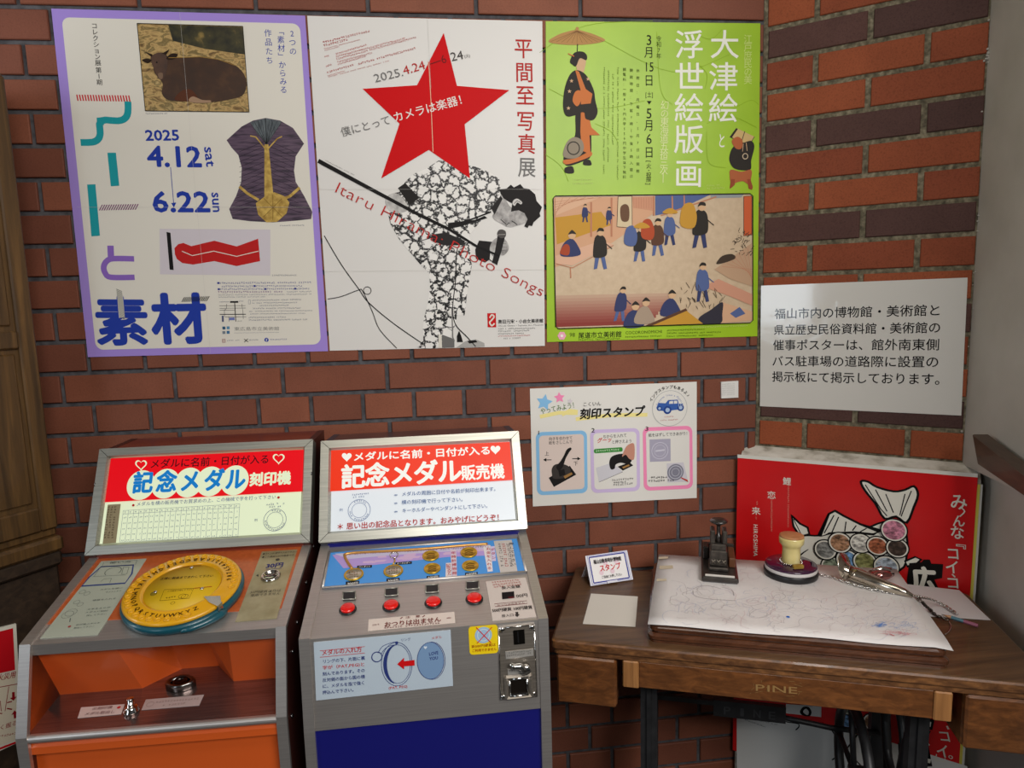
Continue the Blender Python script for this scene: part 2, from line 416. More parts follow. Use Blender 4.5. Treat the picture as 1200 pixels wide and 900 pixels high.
# painted sill and apron under the bricks, where the fish poster hangs
sill_m = texmat('sill_paint', [(0.3, (150, 143, 128)), (0.5, (205, 200, 188)), (0.7, (222, 218, 208))], 24, (1, 1, 3), rough=0.8, bmp=0.4, detail=8)
b = MB()
b.prism(lambda x, y, z: COR+DR*x-NR*y+V((0, 0, z)), [(0.1, 0), (0.1, 1.012), (0.0, 1.008), (-0.046, 0.986), (-0.046, 0)], -0.030, 0.466, sill_m)
b.build('trim_1', kind='structure')
# white plaster wall coming towards the viewer on the right
EA = math.radians(16); EW = V((-math.sin(EA), -math.cos(EA), 0)); MW = V((-EW.y, EW.x, 0)); MW = MW if MW.x > 0 else -MW
WP = COR+DR*LR
b = MB(); T = lambda e, d, z: WP+EW*e+MW*d+V((0, 0, z))
b.box(T, -0.25, 0.75, 0.0, 0.25, 1.005, ZT, plaster)
b.box(T, -0.25, 0.75, 0.034, 0.25, 0, 1.005, plaster)
b.build('wall_side', kind='structure')
wallm = texmat('wall_paint', [(0.3, (120, 112, 102)), (0.7, (136, 128, 118))], 5, rough=0.85)
b = MB(); b.box(ID, -2.5, -2.3, -4.6, 0.0, 0, ZT, wallm); b.build('wall_left', kind='structure')
b = MB(); b.box(ID, -2.5, -0.1, -4.7, -4.6, 0, ZT, wallm); b.build('wall_front', kind='structure')
b = MB(); fm = texmat('floor_tile', [(0.3, (40, 37, 34)), (0.7, (58, 54, 50))], 12, rough=0.6)
b.box(ID, -2.6, 2.6, -4.6, 0.2, -0.08, 0, fm); b.build('floor', kind='structure')
b = MB(); cm = mat('ceiling_paint', (150, 144, 134), 0.9)
b.box(ID, -2.6, 2.6, -4.6, 0.2, ZT, ZT+0.1, cm); b.build('ceiling', kind='structure')
# wooden handrail on the white wall
rail_w = wood('rail_wood', (54, 40, 32), (86, 66, 52), 'y', 1.0)
HP = Plane(WP-MW*0.03, -MW, -EW)
r0, r1, r2, r3 = [HP.hit(p) for p in ((1145, 509), (1200, 552), (1200, 576), (1151, 543))]
dt = ((r1-r0)/((r1-r0).dot(EW))); db_ = ((r2-r3)/((r2-r3).dot(EW)))
hr = empty('handrail', r3, 'dark brown flat wooden handrail fixed along the white wall', 'handrail')
ext = 0.42; P_ = [r0, r0+dt*ext, r3+db_*ext, r3]
b = MB(); b.add([p-MW*o_ for o_ in (0.006, -0.02) for p in P_]+[p-MW*0.010-EW*0+(sum(P_, V((0, 0, 0)))/4-p).normalized()*0.004 for p in P_], [[8, 9, 10, 11]]+[[i, (i+1) % 4, 8+(i+1) % 4, 8+i] for i in range(4)]+[[4+i, 4+(i+1) % 4, (i+1) % 4, i] for i in range(4)]+[[7, 6, 5, 4]], rail_w); b.build('rail', hr)
for e in (0.36,):
    c_ = r3+db_*e; b = MB(); b.tube([c_+MW*0.03-V((0, 0, 0.02)), c_-V((0, 0, 0.02)), c_+V((0, 0, 0.004))], 0.006, mat('bracket_iron', (60, 58, 56), 0.5, 0.8)); b.build('bracket', hr)

# ------------------------------------------------------------------ wooden cabinet on the left
CA = math.radians(36); CE = V((-0.797, -0.12, 0)); CD = V((math.sin(CA), math.cos(CA), 0)); CN = V((CD.y, -CD.x, 0))
T = lambda s_, d, z: CE+CD*s_+CN*d+V((0, 0, z))      # s along the front (0 at its right edge), d outwards
oak = wood('cabinet_oak', (62, 44, 24), (116, 84, 44), 'z', 1.0, 0.45)
oak_d = wood('cabinet_base_wood', (42, 32, 24), (70, 54, 40), 'x', 1.0, 0.5)
cab = empty('wooden_cabinet', T(-0.25, -0.08, 0), 'tall brown wooden cabinet with a panelled door beside the orange machine', 'cabinet')
b = MB(); b.bbox(T, -0.52, 0.0, -0.17, -0.022, 0.885, 1.858, oak, 0.004); b.build('body', cab)
b = MB()
b.bbox(T, -0.52, 0.0, -0.022, 0.0, 0.93, 1.858, oak, 0.006)
b.build('door', cab)
dr = cab.children[-1]
b = MB()
for (s0, s1, z0, z1) in ((-0.033, -0.002, 0.95, 1.845), (-0.50, -0.465, 0.95, 1.845), (-0.465, -0.033, 0.95, 1.0), (-0.465, -0.033, 1.795, 1.845), (-0.465, -0.033, 1.325, 1.36)):
    b.bbox(T, s0, s1, 0.0, 0.009, z0, z1, oak, 0.003)
b.build('door_frame', dr)
b = MB(); b.bbox(T, -0.455, -0.04, -0.001, 0.004, 1.01, 1.315, oak, 0.003); b.bbox(T, -0.455, -0.04, -0.001, 0.004, 1.37, 1.785, oak, 0.003); b.build('door_panel', dr)
b = MB(); b.bbox(T, -0.52, 0.004, -0.17, 0.014, 0.90, 0.932, oak, 0.006); b.bbox(T, -0.52, 0.002, -0.17, 0.006, 0.868, 0.90, oak_d, 0.006); b.build('moulding', cab)
b = MB(); b.bbox(T, -0.52, -0.0, -0.17, -0.012, 0.0, 0.868, oak_d, 0.005); b.build('base', cab)
# fire-extinguisher sign hung on the cabinet's base
SG = Plane(T(-0.05, -0.006, 0.7), CN, CD)
red_s = ink(200, 22, 32); cream = ink(226, 214, 190); dred = ink(150, 18, 30)
q = [(-26, 742), (19, 731), (26, 868), (-22, 890)]
fs = sheet('extinguisher_sign', SG, q, ink(228, 222, 206), 0.005)
tag(fs, 'red and cream fire extinguisher sign low on the cabinet beside the orange machine', 'sign')
pr = Print(SG)
pr.poly([(-20, 745), (15, 736), (17.5, 785), (-20, 793)], red_s, 1).poly([(-20, 797), (17, 789), (21, 866), (-20, 880)], cream, 1)
pr.line('火災用', (-4, 797.5), (18, 793), 9, dred, 3, 0.01)
k = K(0, 700, 4.5)
pr.stroke(k(-40, 480, 95, 455), 0.9, dred, 3).stroke(k(45, 470, 25, 600), 0.7, dred, 3).stroke(k(5, 600, 0, 545), 0.7, dred, 3).stroke(k(-20, 610, 10, 612), 1.2, dred, 3)
pr.poly(k(62, 500, 75, 498, 77, 525, 86, 522, 70, 545, 50, 530, 62, 528), dred, 3).poly(k(75, 595, 95, 612, 84, 614, 86, 636, 72, 638, 70, 616, 58, 620), dred, 3)
pr.stroke(k(35, 555, 62, 548), 1.4, dred, 3).stroke(k(35, 585, 62, 590), 1.4, dred, 3)
pr.line('強く握る', (-9, 858), (20, 848.5), 7, dred, 3).micro((-18, 868), (19, 860), 3, dred, 3)
pr.poly([(-22, 884), (20, 868), (21, 870), (-22, 887)], red_s, 2)
pr.build('pictogram', fs)

# ================================================================== posters on the back wall
paper = mat('poster_paper', (222, 219, 214), 0.42, spec=0.4)
def fold(pr, pts, L=9):
    pr.stroke(pts, 0.45, mat('paper_crease', (206, 202, 196), 0.6), L)
PW = WALL.off(0.0016)
def poster(q, m, label):
    o = sheet('exhibition_poster', PW, q, m, 0.0007); return tag(o, label, 'poster', 'exhibition posters on the brick wall')
# ---- poster 1: purple border
purple = ink(163, 138, 214); q1 = P2('60,10 357.5,18.3 384.5,411.5 103,418.5')
po = poster(q1, purple, 'purple bordered museum poster with a reclining brown cow and dark corset')
navy = ink(36, 60, 158); teal = ink(30, 150, 158); violet = ink(136, 100, 184); ivory = ink(222, 217, 205); black = ink(26, 24, 24); crim = ink(196, 44, 52)
pr = Print(PW); pr.rrect(P2('72.3,20.3 351.5,27.8 376.3,403.5 112.5,410'), 9, ivory, 0); pr.build('ivory_field', po)
k1 = K(0, 0, 3.0); k2 = K(50, 250, 3.4286)
pr = Print(PW)
pr.vline('コレクション展', k1(331, 80, 346, 232)[0], k1(331, 80, 346, 232)[1], 7.6, black, 1, 0.004).vline('第Ⅰ期', k1(346, 236)[0], k1(351, 300)[0], 7.4, black, 1, 0.004)
pr.build('series_lettering', po); pr = Print(PW)
pr.vline('2つの', k1(1026, 102)[0], k1(1031, 196)[0], 9.2, navy, 1).vline('「素材」からみる', k1(985, 95)[0], k1(998, 330)[0], 9.2, navy, 1).vline('作品たち', k1(941, 100)[0], k1(949, 228)[0], 9.2, navy, 1)
pr.build('heading_lettering', po); pr = Print(PW)
pr.line('2025', k1(512, 494)[0], k1(633, 493)[0], 17.5, navy, 1, 0.028).line('4.12', k1(521, 584)[0], k1(712, 586)[0], 34, navy, 1, 0.028).line('6.22', k1(536, 744)[0], k1(742, 744)[0], 34, navy, 1, 0.028)
pr.line('sat', k1(718, 516)[0], k1(727, 588)[0], 16, navy, 1, 0.02).line('sun', k1(744, 676)[0], k1(750, 748)[0], 16, navy, 1, 0.02)
pr.stroke(k1(600, 588, 611, 716), 0.8, navy, 1).poly(k1(602, 714, 620, 712, 612, 730), navy, 1)
pr.build('date_lettering', po); pr = Print(PW)
pr.hatch(k1(268, 333)[0], k1(460, 336)[0], (0, 7.2), 20, crim, 1, (1.5, 0))
pr.stroke(k1(450, 357, 450, 395, 440, 416, 415, 425, 355, 425, 353, 470, 345, 490, 325, 500, 284, 501), 8, teal, 1, smooth=3)
pr.poly(k1(340, 414, 366, 414, 366, 440, 342, 440), teal, 1)
pr.poly(k1(378, 537, 408, 537, 420, 653, 390, 655), teal, 1).poly(k1(307, 649, 336, 648, 352, 829, 322, 831), teal, 1)
pr.hatch(k1(348, 740)[0], k1(482, 737)[0], (0, -6.6), 16, ink(120, 60, 110), 1, (3.4, 0))
pr.poly(k2(260, 130, 286, 130, 288, 188, 263, 190), violet, 1).stroke(k2(368, 183, 285, 182, 258, 192, 246, 215, 252, 240, 275, 257, 370, 257), 6.6, violet, 1, smooth=4)
pr.line('素', k2(214, 510)[0], k2(432, 510)[0], 62, navy, 1, 0.03, 3).line('材', k2(442, 505)[0], k2(668, 500)[0], 63, navy, 1, 0.035, 3)
yel = ink(196, 190, 110)
pr.poly(k2(297, 300, 320, 300, 331, 418, 308, 420), ivory, 3).hatch(k2(297, 303)[0], k2(310, 420)[0], (6.6, 1.5), 20, ink(70, 76, 60), 4, (0, 1.5), 0.4)
pr.hatch(k2(558, 356)[0], k2(664, 352)[0], (0, -5.6), 14, black, 4, (3.4, 0))
pr.build('title_lettering', po)
# pictures
cowbg = texmat('cow_picture_ground', [(0.25, (40, 30, 20)), (0.36, (120, 92, 50)), (0.5, (190, 158, 100)), (0.58, (110, 92, 50)), (0.8, (206, 178, 120))], 34, (1, 1, 2.0), rough=0.4, detail=8, dist=1.2)
cowm = texmat('cow_coat', [(0.3, (52, 33, 20)), (0.52, (62, 38, 21)), (0.75, (84, 54, 28))], 30, rough=0.4, detail=6)
pr = Print(PW); k = K(0, 0, 3.75)
pr.poly(k(604, 104, 1068, 117, 1096, 493, 640, 488), cowbg, 1)
pr.poly(k(740, 110, 1066, 120, 1076, 240, 900, 215, 760, 180), texmat('cow_picture_trees', [(0.35, (28, 28, 16)), (0.6, (64, 58, 30)), (0.75, (140, 116, 60))], 40, rough=0.4, detail=8), 2)
pr.blob(k(668, 262, 690, 238, 722, 232, 742, 250, 800, 252, 880, 250, 960, 262, 1030, 285, 1072, 325, 1084, 375, 1066, 420, 1010, 438, 930, 450, 850, 446, 780, 446, 735, 438, 712, 410, 716, 370, 700, 345, 680, 320, 674, 290), cowm, 3)
pr.blob(k(664, 250, 700, 232, 730, 246, 738, 285, 728, 330, 716, 350, 696, 344, 684, 315, 670, 285), texmat('cow_face', [(0.3, (58, 36, 24)), (0.7, (84, 54, 34))], 40), 4)
horn = ink(44, 32, 24)
pr.poly(k(636, 228, 672, 240, 668, 252), horn, 5).poly(k(712, 236, 746, 218, 732, 242), horn, 5).blob(k(626, 266, 645, 258, 668, 266, 650, 279), horn, 5).blob(k(732, 256, 756, 236, 782, 240, 770, 258, 745, 264), horn, 5)
pr.blob(k(696, 325, 715, 322, 716, 345, 702, 348), ink(120, 96, 78), 5).circ(k(690, 275)[0], 1, black, 5)
pr.blob(k(770, 440, 800, 400, 840, 395, 870, 430, 860, 446), ink(88, 52, 36), 5).blob(k(830, 440, 850, 425, 890, 440, 925, 442, 920, 452, 850, 452), ink(160, 130, 104), 5)
pr.stroke(k(742, 255, 800, 254, 880, 251, 960, 262, 1032, 288), 0.5, ink(170, 130, 60), 5)
pr.frame(k(604, 104, 1068, 117, 1096, 493, 640, 488), 0.7, black, 6)
pr.build('cow_picture', po)
cors = texmat('corset_silk', [(0.35, (44, 30, 46)), (0.5, (78, 58, 78)), (0.65, (96, 76, 92))], 60, (0.4, 1, 3.5), (0, 0.5, 0), rough=0.4, detail=3)
cgrey = texmat('corset_grey', [(0.35, (48, 54, 60)), (0.65, (96, 104, 108))], 60, (3, 1, 0.6), rough=0.4); gold = texmat('print_gold', [(0.35, (150, 116, 40)), (0.65, (206, 172, 84))], 70, rough=0.4)
pr = Print(PW)
pr.poly(k1(797, 493, 850, 445, 890, 424, 934, 415, 985, 424, 1030, 450, 1069, 505, 1040, 550, 1034, 600, 1040, 640, 1070, 690, 1098, 745, 1094, 770, 1040, 776, 960, 782, 880, 778, 818, 770, 806, 735, 830, 690, 848, 640, 850, 590, 838, 545, 815, 520), cors, 1)
pr.poly(k1(880, 430, 934, 416, 990, 428, 965, 470, 938, 508, 905, 470), cgrey, 2)
for i in range(9):
    t = i/8; pr.stroke(k1(880+t*108, 430+(4 if i in (0, 8) else -8*math.sin(t*3.1)), 937, 508), 0.35, black, 3)
for i in range(13):
    y = 520+i*18
    pr.stroke(k1(842-(i > 8)*(i-8)*8, y+14, 928, y-22), 0.4, ink(34, 22, 34), 2).stroke(k1(1034+(i > 8)*(i-8)*8, y+14, 950, y-22), 0.4, ink(34, 22, 34), 2)
pr.stroke(k1(934, 416, 938, 510), 0.7, black, 3).poly(k1(930, 508, 944, 508, 962, 690, 930, 692), gold, 4)
pr.stroke(k1(880, 478, 900, 482, 932, 522), 1.4, gold, 4).stroke(k1(992, 480, 975, 488, 944, 522), 1.4, gold, 4).stroke(k1(842, 656, 870, 680, 910, 704), 3.2, gold, 4).stroke(k1(1054, 660, 1020, 690, 985, 704), 3.2, gold, 4)
pr.poly(k1(900, 715, 930, 692, 965, 676, 1000, 690, 1018, 712, 1008, 750, 975, 780, 938, 782, 908, 755), gold, 5)
for a in range(0, 360, 45): pr.stroke([k1(960, 730)[0], (320+15*math.cos(math.radians(a)), 243.3+15*math.sin(math.radians(a)))], 0.5, ink(110, 84, 30), 6)
pr.build('corset_picture', po)
pr = Print(PW); lav = ink(206, 198, 204)
pr.poly(k2(470, 62, 915, 65, 915, 250, 472, 245), lav, 1)
pr.poly(k2(498, 75, 514, 78, 527, 228, 511, 226), black, 2)
pr.poly(k2(532, 165, 530, 140, 545, 124, 566, 119, 598, 132, 690, 110, 780, 133, 866, 102, 874, 192, 780, 212, 690, 192, 605, 206, 562, 200, 540, 184), ink(186, 34, 34), 2)
pr.stroke(k2(560, 152, 602, 170, 688, 152, 780, 173, 868, 152), 0.9, ivory, 3)
pr.build('red_print_picture', po)
pr = Print(PW); k5 = K(240, 320, 8); dg = ink(86, 90, 120); nv = ink(52, 60, 140)
for (x0, y0, x1, y1, s_, m) in ((118, 103, 1000, 97, 2.5, nv), (120, 133, 920, 128, 2.3, nv), (120, 160, 1003, 154, 2.3, nv), (125, 188, 735, 184, 2.6, ink(110, 50, 120)), (770, 183, 1010, 178, 1.6, dg), (125, 211, 1010, 203, 1.5, dg), (128, 231, 570, 227, 1.4, dg),
        (442, 262, 920, 254, 1.7, dg), (442, 287, 880, 282, 1.7, dg), (515, 311, 800, 308, 1.7, dg), (450, 338, 905, 333, 1.7, dg), (415, 364, 1018, 357, 1.4, dg), (425, 388, 945, 382, 1.4, dg), (412, 423, 765, 417, 1.8, dg), (412, 447, 970, 441, 1.8, dg), (275, 565, 700, 558, 0.9, dg), (632, 28, 872, 26, 1.8, dg)):
    pr.micro(k5(x0, y0)[0], k5(x1, y1)[0], s_, m, 1)
for x, y in ((118, 85), (458, 113), (122, 143), (560, 141), (838, 138)): pr.poly(k5(x, y, x+20, y, x+20, y+17, x, y+17), nv, 2)
pr.micro(k1(512, 402)[0], k1(592, 402)[0], 1.6, dg, 1).micro(k1(984, 795)[0], k1(1074, 794)[0], 1.6, dg, 1)
for a in ((138, 307, 382, 305), (140, 330, 384, 328), (140, 348, 280, 347), (140, 387, 386, 386), (190, 410, 390, 410)): pr.stroke(k5(*a), 0.45 if a[1] != 387 else 0.9, black, 1)
for a in ((280, 270, 292, 455), (205, 290, 205, 330, 185, 350, 185, 410), (348, 290, 360, 380, 362, 430), (225, 405, 228, 455)): pr.stroke(k5(*a), 0.9 if a[0] == 280 else 0.4, black, 1)
pr.poly(k5(238, 263, 315, 262, 315, 278, 238, 279), black, 2).poly(k5(230, 418, 280, 416, 282, 440, 230, 442), ink(110, 120, 180), 2).poly(k5(160, 400, 178, 400, 180, 456, 162, 457), dg, 2).frame(k5(410, 252, 428, 252, 428, 290, 410, 290), 0.3, dg, 1).micro(k5(140, 275)[0], k5(235, 273)[0], 1.4, dg, 2).micro(k5(320, 268)[0], k5(375, 267)[0], 1.4, dg, 2).micro(k5(305, 455)[0], k5(360, 452)[0], 1.2, black, 2)
for x, y, c in ((165, 502, (50, 90, 120)), (205, 500, (90, 140, 170)), (165, 544, (120, 130, 140)), (205, 542, (60, 110, 150))): pr.poly(k5(x, y, x+28, y-1, x+30, y+26, x+2, y+27), ink(*c), 1)
pr.line('東広島市立美術館', k5(276, 538)[0], k5(702, 534)[0], 5.0, ink(130, 128, 124), 1)
pr.frame(k5(164, 620, 192, 618, 194, 650, 166, 651), 0.4, ink(140, 60, 60), 1).ring(k5(179, 635)[0], 1, 0.4, ink(140, 60, 60), 1)
pr.line('X', k5(368, 648)[0], k5(412, 646)[0], 5.5, black, 1, 0.02).circ(k5(579, 626)[0], 2.5, navy, 1).line('f', k5(574, 640)[0], k5(588, 640)[0], 4.4, ivory, 2, 0.03)
pr.micro(k5(208, 638)[0], k5(335, 635)[0], 1.6, dg, 1).micro(k5(412, 634)[0], k5(512, 631)[0], 1.6, dg, 1).micro(k5(612, 630)[0], k5(785, 626)[0], 1.8, nv, 1)
pr.build('small_print', po)
pr = Print(PW, 0.0024)
for a in ((211, 15, 229, 220, 247, 414), (90, 243, 371, 243)): pr.stroke(K(0, 0, 1)(*a), 0.22, mat('paper_crease', (200, 196, 190), 0.6), 0)
pr.build('fold_crease', po)
# ---- poster 2: red star
q2 = P2('360,18.5 635.5,24.8 638.5,405.3 386.5,411')
po = poster(q2, paper, 'white exhibition poster with a big red star and bowing singer')
k3 = K(350, 0, 4); k4 = K(350, 200, 4); red = ink(206, 2, 10); grey = ink(120, 118, 116); dredt = ink(186, 44, 40)
pr = Print(PW)
pr.poly(k3(680, 155, 742, 403, 987, 423, 778, 583, 803, 837, 610, 703, 387, 837, 473, 580, 300, 417, 555, 400), red, 3)
pr.stroke(k3(606, 288, 612, 330, 620, 470, 630, 712), 0.8, ink(230, 190, 160), 4)
pr.build('star', po)
pr = Print(PW)
for i, ch in enumerate('平間至写真展'):
    x0, y0, x1, y1 = ((1012, 180, 1096, 270), (1016, 290, 1100, 382), (1018, 402, 1105, 490), (1022, 525, 1106, 610), (1026, 632, 1109, 718), (1029, 738, 1110, 826))[i]
    pr.line(ch, k3(x0-3, y1-6)[0], k3(x1+3, y1-4)[0], 24.5, dredt if i < 5 else grey, 1, 0.006, 3)
pr.build('title_lettering', po); pr = Print(PW)
pr.line('2025.', k3(357, 388)[0], k3(495, 355)[0], 13.5, grey, 5).line('4.24', k3(495, 352)[0], k3(598, 322)[0], 14, dredt, 5).line('―6', k3(622, 318)[0], k3(698, 292)[0], 13.5, ink(110, 20, 20), 5).line('24', k3(716, 288)[0], k3(776, 276)[0], 14, ink(70, 66, 64), 5).line('(火)', k3(778, 272)[0], k3(804, 268)[0], 5, grey, 5)
pr
pr.build('date_lettering', po); pr = Print(PW)
pr.line('僕にとって', k3(203, 640)[0], k3(436, 577)[0], 12, grey, 5, 0, 3).line('カメラは楽器！', k3(447, 572)[0], k3(800, 476)[0], 12.5, ink(236, 226, 220), 5, 0.01, 3)
pr.build('tagline_lettering', po); pr = Print(PW)
pr.line('Itaru Hirama: Photo Songs', k4(162, 96)[0], k4(1140, 592)[0], 19, dredt, 8, -0.014, 3)
pr.build('english_title_lettering', po)
# the singer: flat black-and-white print
petal = mat('petal_print', (210, 208, 204), 0.45, spec=0.3); t = petal.node_tree
vo = nd(t, 'ShaderNodeTexVoronoi', feature='DISTANCE_TO_EDGE'); vo.inputs['Scale'].default_value = 46
vo2 = nd(t, 'ShaderNodeTexNoise'); vo2.inputs['Scale'].default_value = 60; vo2.inputs['Detail'].default_value = 4
co = texco(t); wp = nd(t, 'ShaderNodeMix', data_type='VECTOR'); wp.inputs[0].default_value = 0.02
t.links.new(co, wp.inputs[4]); t.links.new(vo2.outputs[1], wp.inputs[5]); t.links.new(wp.outputs[1], vo.inputs['Vector'])
ad = nd(t, 'ShaderNodeMath', operation='MULTIPLY_ADD'); t.links.new(vo2.outputs[0], ad.inputs[0]); ad.inputs[1].default_value = -0.265; t.links.new(vo.outputs[0], ad.inputs[2])
t.links.new(ramp(t, ad.outputs[0], [(0.0, (14, 13, 14)), (0.035, (22, 21, 22)), (0.06, (140, 138, 136)), (0.13, (232, 229, 224))]), t.nodes['Principled BSDF'].inputs['Base Color'])
ad2 = nd(t, 'ShaderNodeMath', operation='ADD'); t.links.new(ad.outputs[0], ad2.inputs[0]); ad2.inputs[1].default_value = 0.12
for l_ in list(t.links):
    if l_.from_node == ad and l_.to_node.type == 'VALTORGB': t.links.new(ad2.outputs[0], l_.to_socket)
pr = Print(PW)
pr.poly(k4(500, 52, 540, 15, 600, -10, 660, -50, 700, -42, 760, -30, 830, -18, 900, 10, 940, 40, 946, 80, 942, 140, 920, 170, 880, 205, 800, 300, 812, 360, 800, 400, 812, 440, 802, 500, 790, 570, 778, 680, 742, 676, 736, 720, 700, 800, 650, 830, 585, 800, 582, 740, 588, 690, 606, 620, 616, 540, 612, 480, 570, 440, 520, 380, 470, 320, 430, 250, 412, 170, 408, 140, 430, 110, 470, 100), petal, 1)
hair = ink(34, 30, 30); skin = texmat('print_skin', [(0.3, (110, 106, 104)), (0.7, (188, 184, 180))], 60, rough=0.45)
pr.poly(k4(465, 82, 500, 58, 566, 128, 520, 162), ink(36, 33, 32), 2).blob(k4(405, 140, 430, 110, 470, 112, 512, 165, 505, 190, 460, 200, 420, 185), texmat('print_skin2', [(0.3, (150, 147, 144)), (0.7, (206, 203, 198))], 80, rough=0.45), 2)
k6 = K(540, 170, 5.63)
pr.blob(k6(262, 330, 285, 345, 330, 410, 400, 440, 440, 470, 430, 510, 380, 530, 320, 542, 270, 520, 220, 490, 210, 462, 240, 420, 256, 380), skin, 3)
pr.poly(k6(254, 292, 300, 288, 330, 262, 350, 280, 392, 258, 415, 285, 450, 290, 490, 325, 500, 370, 535, 410, 520, 450, 525, 470, 480, 510, 470, 535, 450, 530, 440, 548, 418, 536, 440, 490, 420, 450, 380, 430, 330, 440, 340, 385, 310, 370, 280, 350, 262, 318), hair, 4)
pr.blob(k6(340, 385, 350, 362, 375, 355, 404, 378, 395, 392, 372, 380, 355, 402), ink(206, 202, 198), 5).stroke(k6(352, 388, 370, 368, 395, 380), 0.5, hair, 6)
pr.stroke(k6(262, 490, 290, 515, 300, 525), 0.8, hair, 5).stroke(k6(335, 500, 358, 515, 372, 528), 0.9, hair, 5).stroke(k6(296, 535, 318, 512, 325, 520), 0.6, hair, 5)
pr.poly(k6(200, 415, 262, 335, 275, 355, 245, 415, 222, 460), ink(40, 38, 38), 4).stroke(k6(0, 512, 100, 480, 200, 440), 1.8, ink(30, 28, 28), 3)
pr.poly(k6(120, 630, 225, 640, 195, 700, 190, 755, 160, 775, 100, 750, 95, 690), ink(34, 31, 31), 4)
pr.blob(k6(190, 690, 205, 640, 240, 612, 290, 622, 315, 665, 310, 700, 280, 728, 245, 720, 215, 735), skin, 4)
for a in ((248, 650, 300, 652), (250, 672, 306, 676), (248, 692, 300, 698)): pr.stroke(k6(*a), 0.45, ink(90, 86, 84), 5)
pr.poly(k6(242, 600, 292, 602, 268, 700, 240, 790, 205, 775, 225, 700), ink(36, 33, 33), 5).blob(k6(240, 590, 250, 562, 275, 558, 296, 572, 294, 606, 262, 614), ink(84, 80, 78), 6).stroke(k6(244, 592, 294, 590), 0.6, ink(180, 176, 170), 7)
pr.stroke(k6(182, 715, 175, 745, 240, 792), 0.8, ink(60, 58, 58), 4)
pr.poly(k4(700, 245, 830, 230, 870, 212, 884, 222, 760, 262, 700, 275), ink(30, 28, 28), 3).poly(k4(620, 300, 690, 290, 780, 330, 770, 350, 680, 350, 630, 330), ink(44, 42, 42), 3)
# stand pole, cable and shoes
pr.stroke(k4(92, -46, 300, 66, 420, 130, 560, 205), 5.0, black, 4, 3.8).stroke(k4(560, 205, 700, 272, 830, 352, 940, 400), 3.8, black, 7, 2.2)
pr.stroke(k4(120, 305, 200, 440, 280, 552, 330, 620, 450, 720, 610, 830), 1.1, black, 3, smooth=5).stroke(k4(136, 602, 200, 590, 280, 560, 300, 565, 345, 660, 380, 745, 460, 832), 0.9, black, 3, smooth=5).ring(k4(322, 562)[0], 4.4, 0.8, black, 4)
pr.stroke(k4(745, 360, 738, 420, 735, 520, 722, 640, 735, 720, 790, 780, 830, 825), 1.1, black, 4, smooth=5).stroke(k4(718, 640, 722, 780, 730, 800), 1.4, ink(120, 118, 116), 4)
pr.poly(k4(672, 768, 730, 790, 730, 828, 672, 830), ink(110, 108, 106), 3).poly(k4(655, 770, 670, 768, 672, 830, 655, 830), ivory, 4).poly(k4(742, 775, 752, 750, 762, 775, 770, 803, 742, 803), black, 4).poly(k4(780, 800, 830, 790, 870, 808, 872, 824, 740, 828), ink(170, 168, 164), 3).poly(k4(790, 798, 830, 794, 838, 804, 800, 810), black, 4).blob(k4(560, 828, 590, 795, 640, 780, 650, 828), petal, 4)
pr.micro(k3(125, 755)[0], k3(265, 826)[0], 1.4, grey, 4)
pr.build('singer_picture', po)
pr = Print(PW)
for (x0, y0, x1, y1, s_) in ((115, 205, 342, 148, 2.8), (118, 220, 240, 188, 2.8), (120, 232, 292, 188, 1.3), (122, 240, 190, 222, 1.3), (175, 258, 327, 212, 2.2), (175, 270, 505, 182, 2.2), (178, 282, 556, 178, 2.2), (182, 295, 350, 250, 2.0), (184, 306, 330, 262, 2.0), (122, 270, 150, 262, 2.0), (128, 315, 160, 303, 2.0), (134, 345, 262, 308, 2.6), (280, 305, 550, 230, 2.6), (136, 358, 220, 334, 1.3), (140, 364, 430, 286, 1.3)):
    pr.micro(k3(x0, y0)[0], k3(x1, y1)[0], s_, dredt, 1)
pr.poly(k4(884, 668, 924, 668, 926, 734, 886, 734), ink(200, 24, 28), 1).stroke(k4(895, 690, 905, 676, 916, 684, 905, 700, 895, 712, 905, 726, 918, 716), 1.8, ivory, 2, smooth=4)
pr.line('奥田元宋・小由女美術館', k4(934, 716)[0], k4(1147, 711)[0], 5.2, black, 1, 0.012).line('Okuda Genso・Sayume Art Museum', k4(934, 731)[0], k4(1147, 726)[0], 2.6, grey, 1)
for (x0, y0, x1, y1) in ((934, 745, 1112, 741), (934, 756, 1092, 752), (934, 768, 1056, 765), (960, 790, 1048, 787)): pr.micro(k4(x0, y0)[0], k4(x1, y1)[0], 1.7, ink(60, 58, 58), 1)
pr.micro(k4(934, 779)[0], k4(1092, 774)[0], 1.6, dredt, 1)
pr.build('small_print', po)
pr = Print(PW, 0.0024)
for a in ((501, 23, 505, 104), (374, 222, 635, 222), (381, 318, 636, 316)): pr.stroke(K(0, 0, 1)(*a), 0.22, mat('paper_crease', (200, 196, 190), 0.6), 0)
pr.build('fold_crease', po)
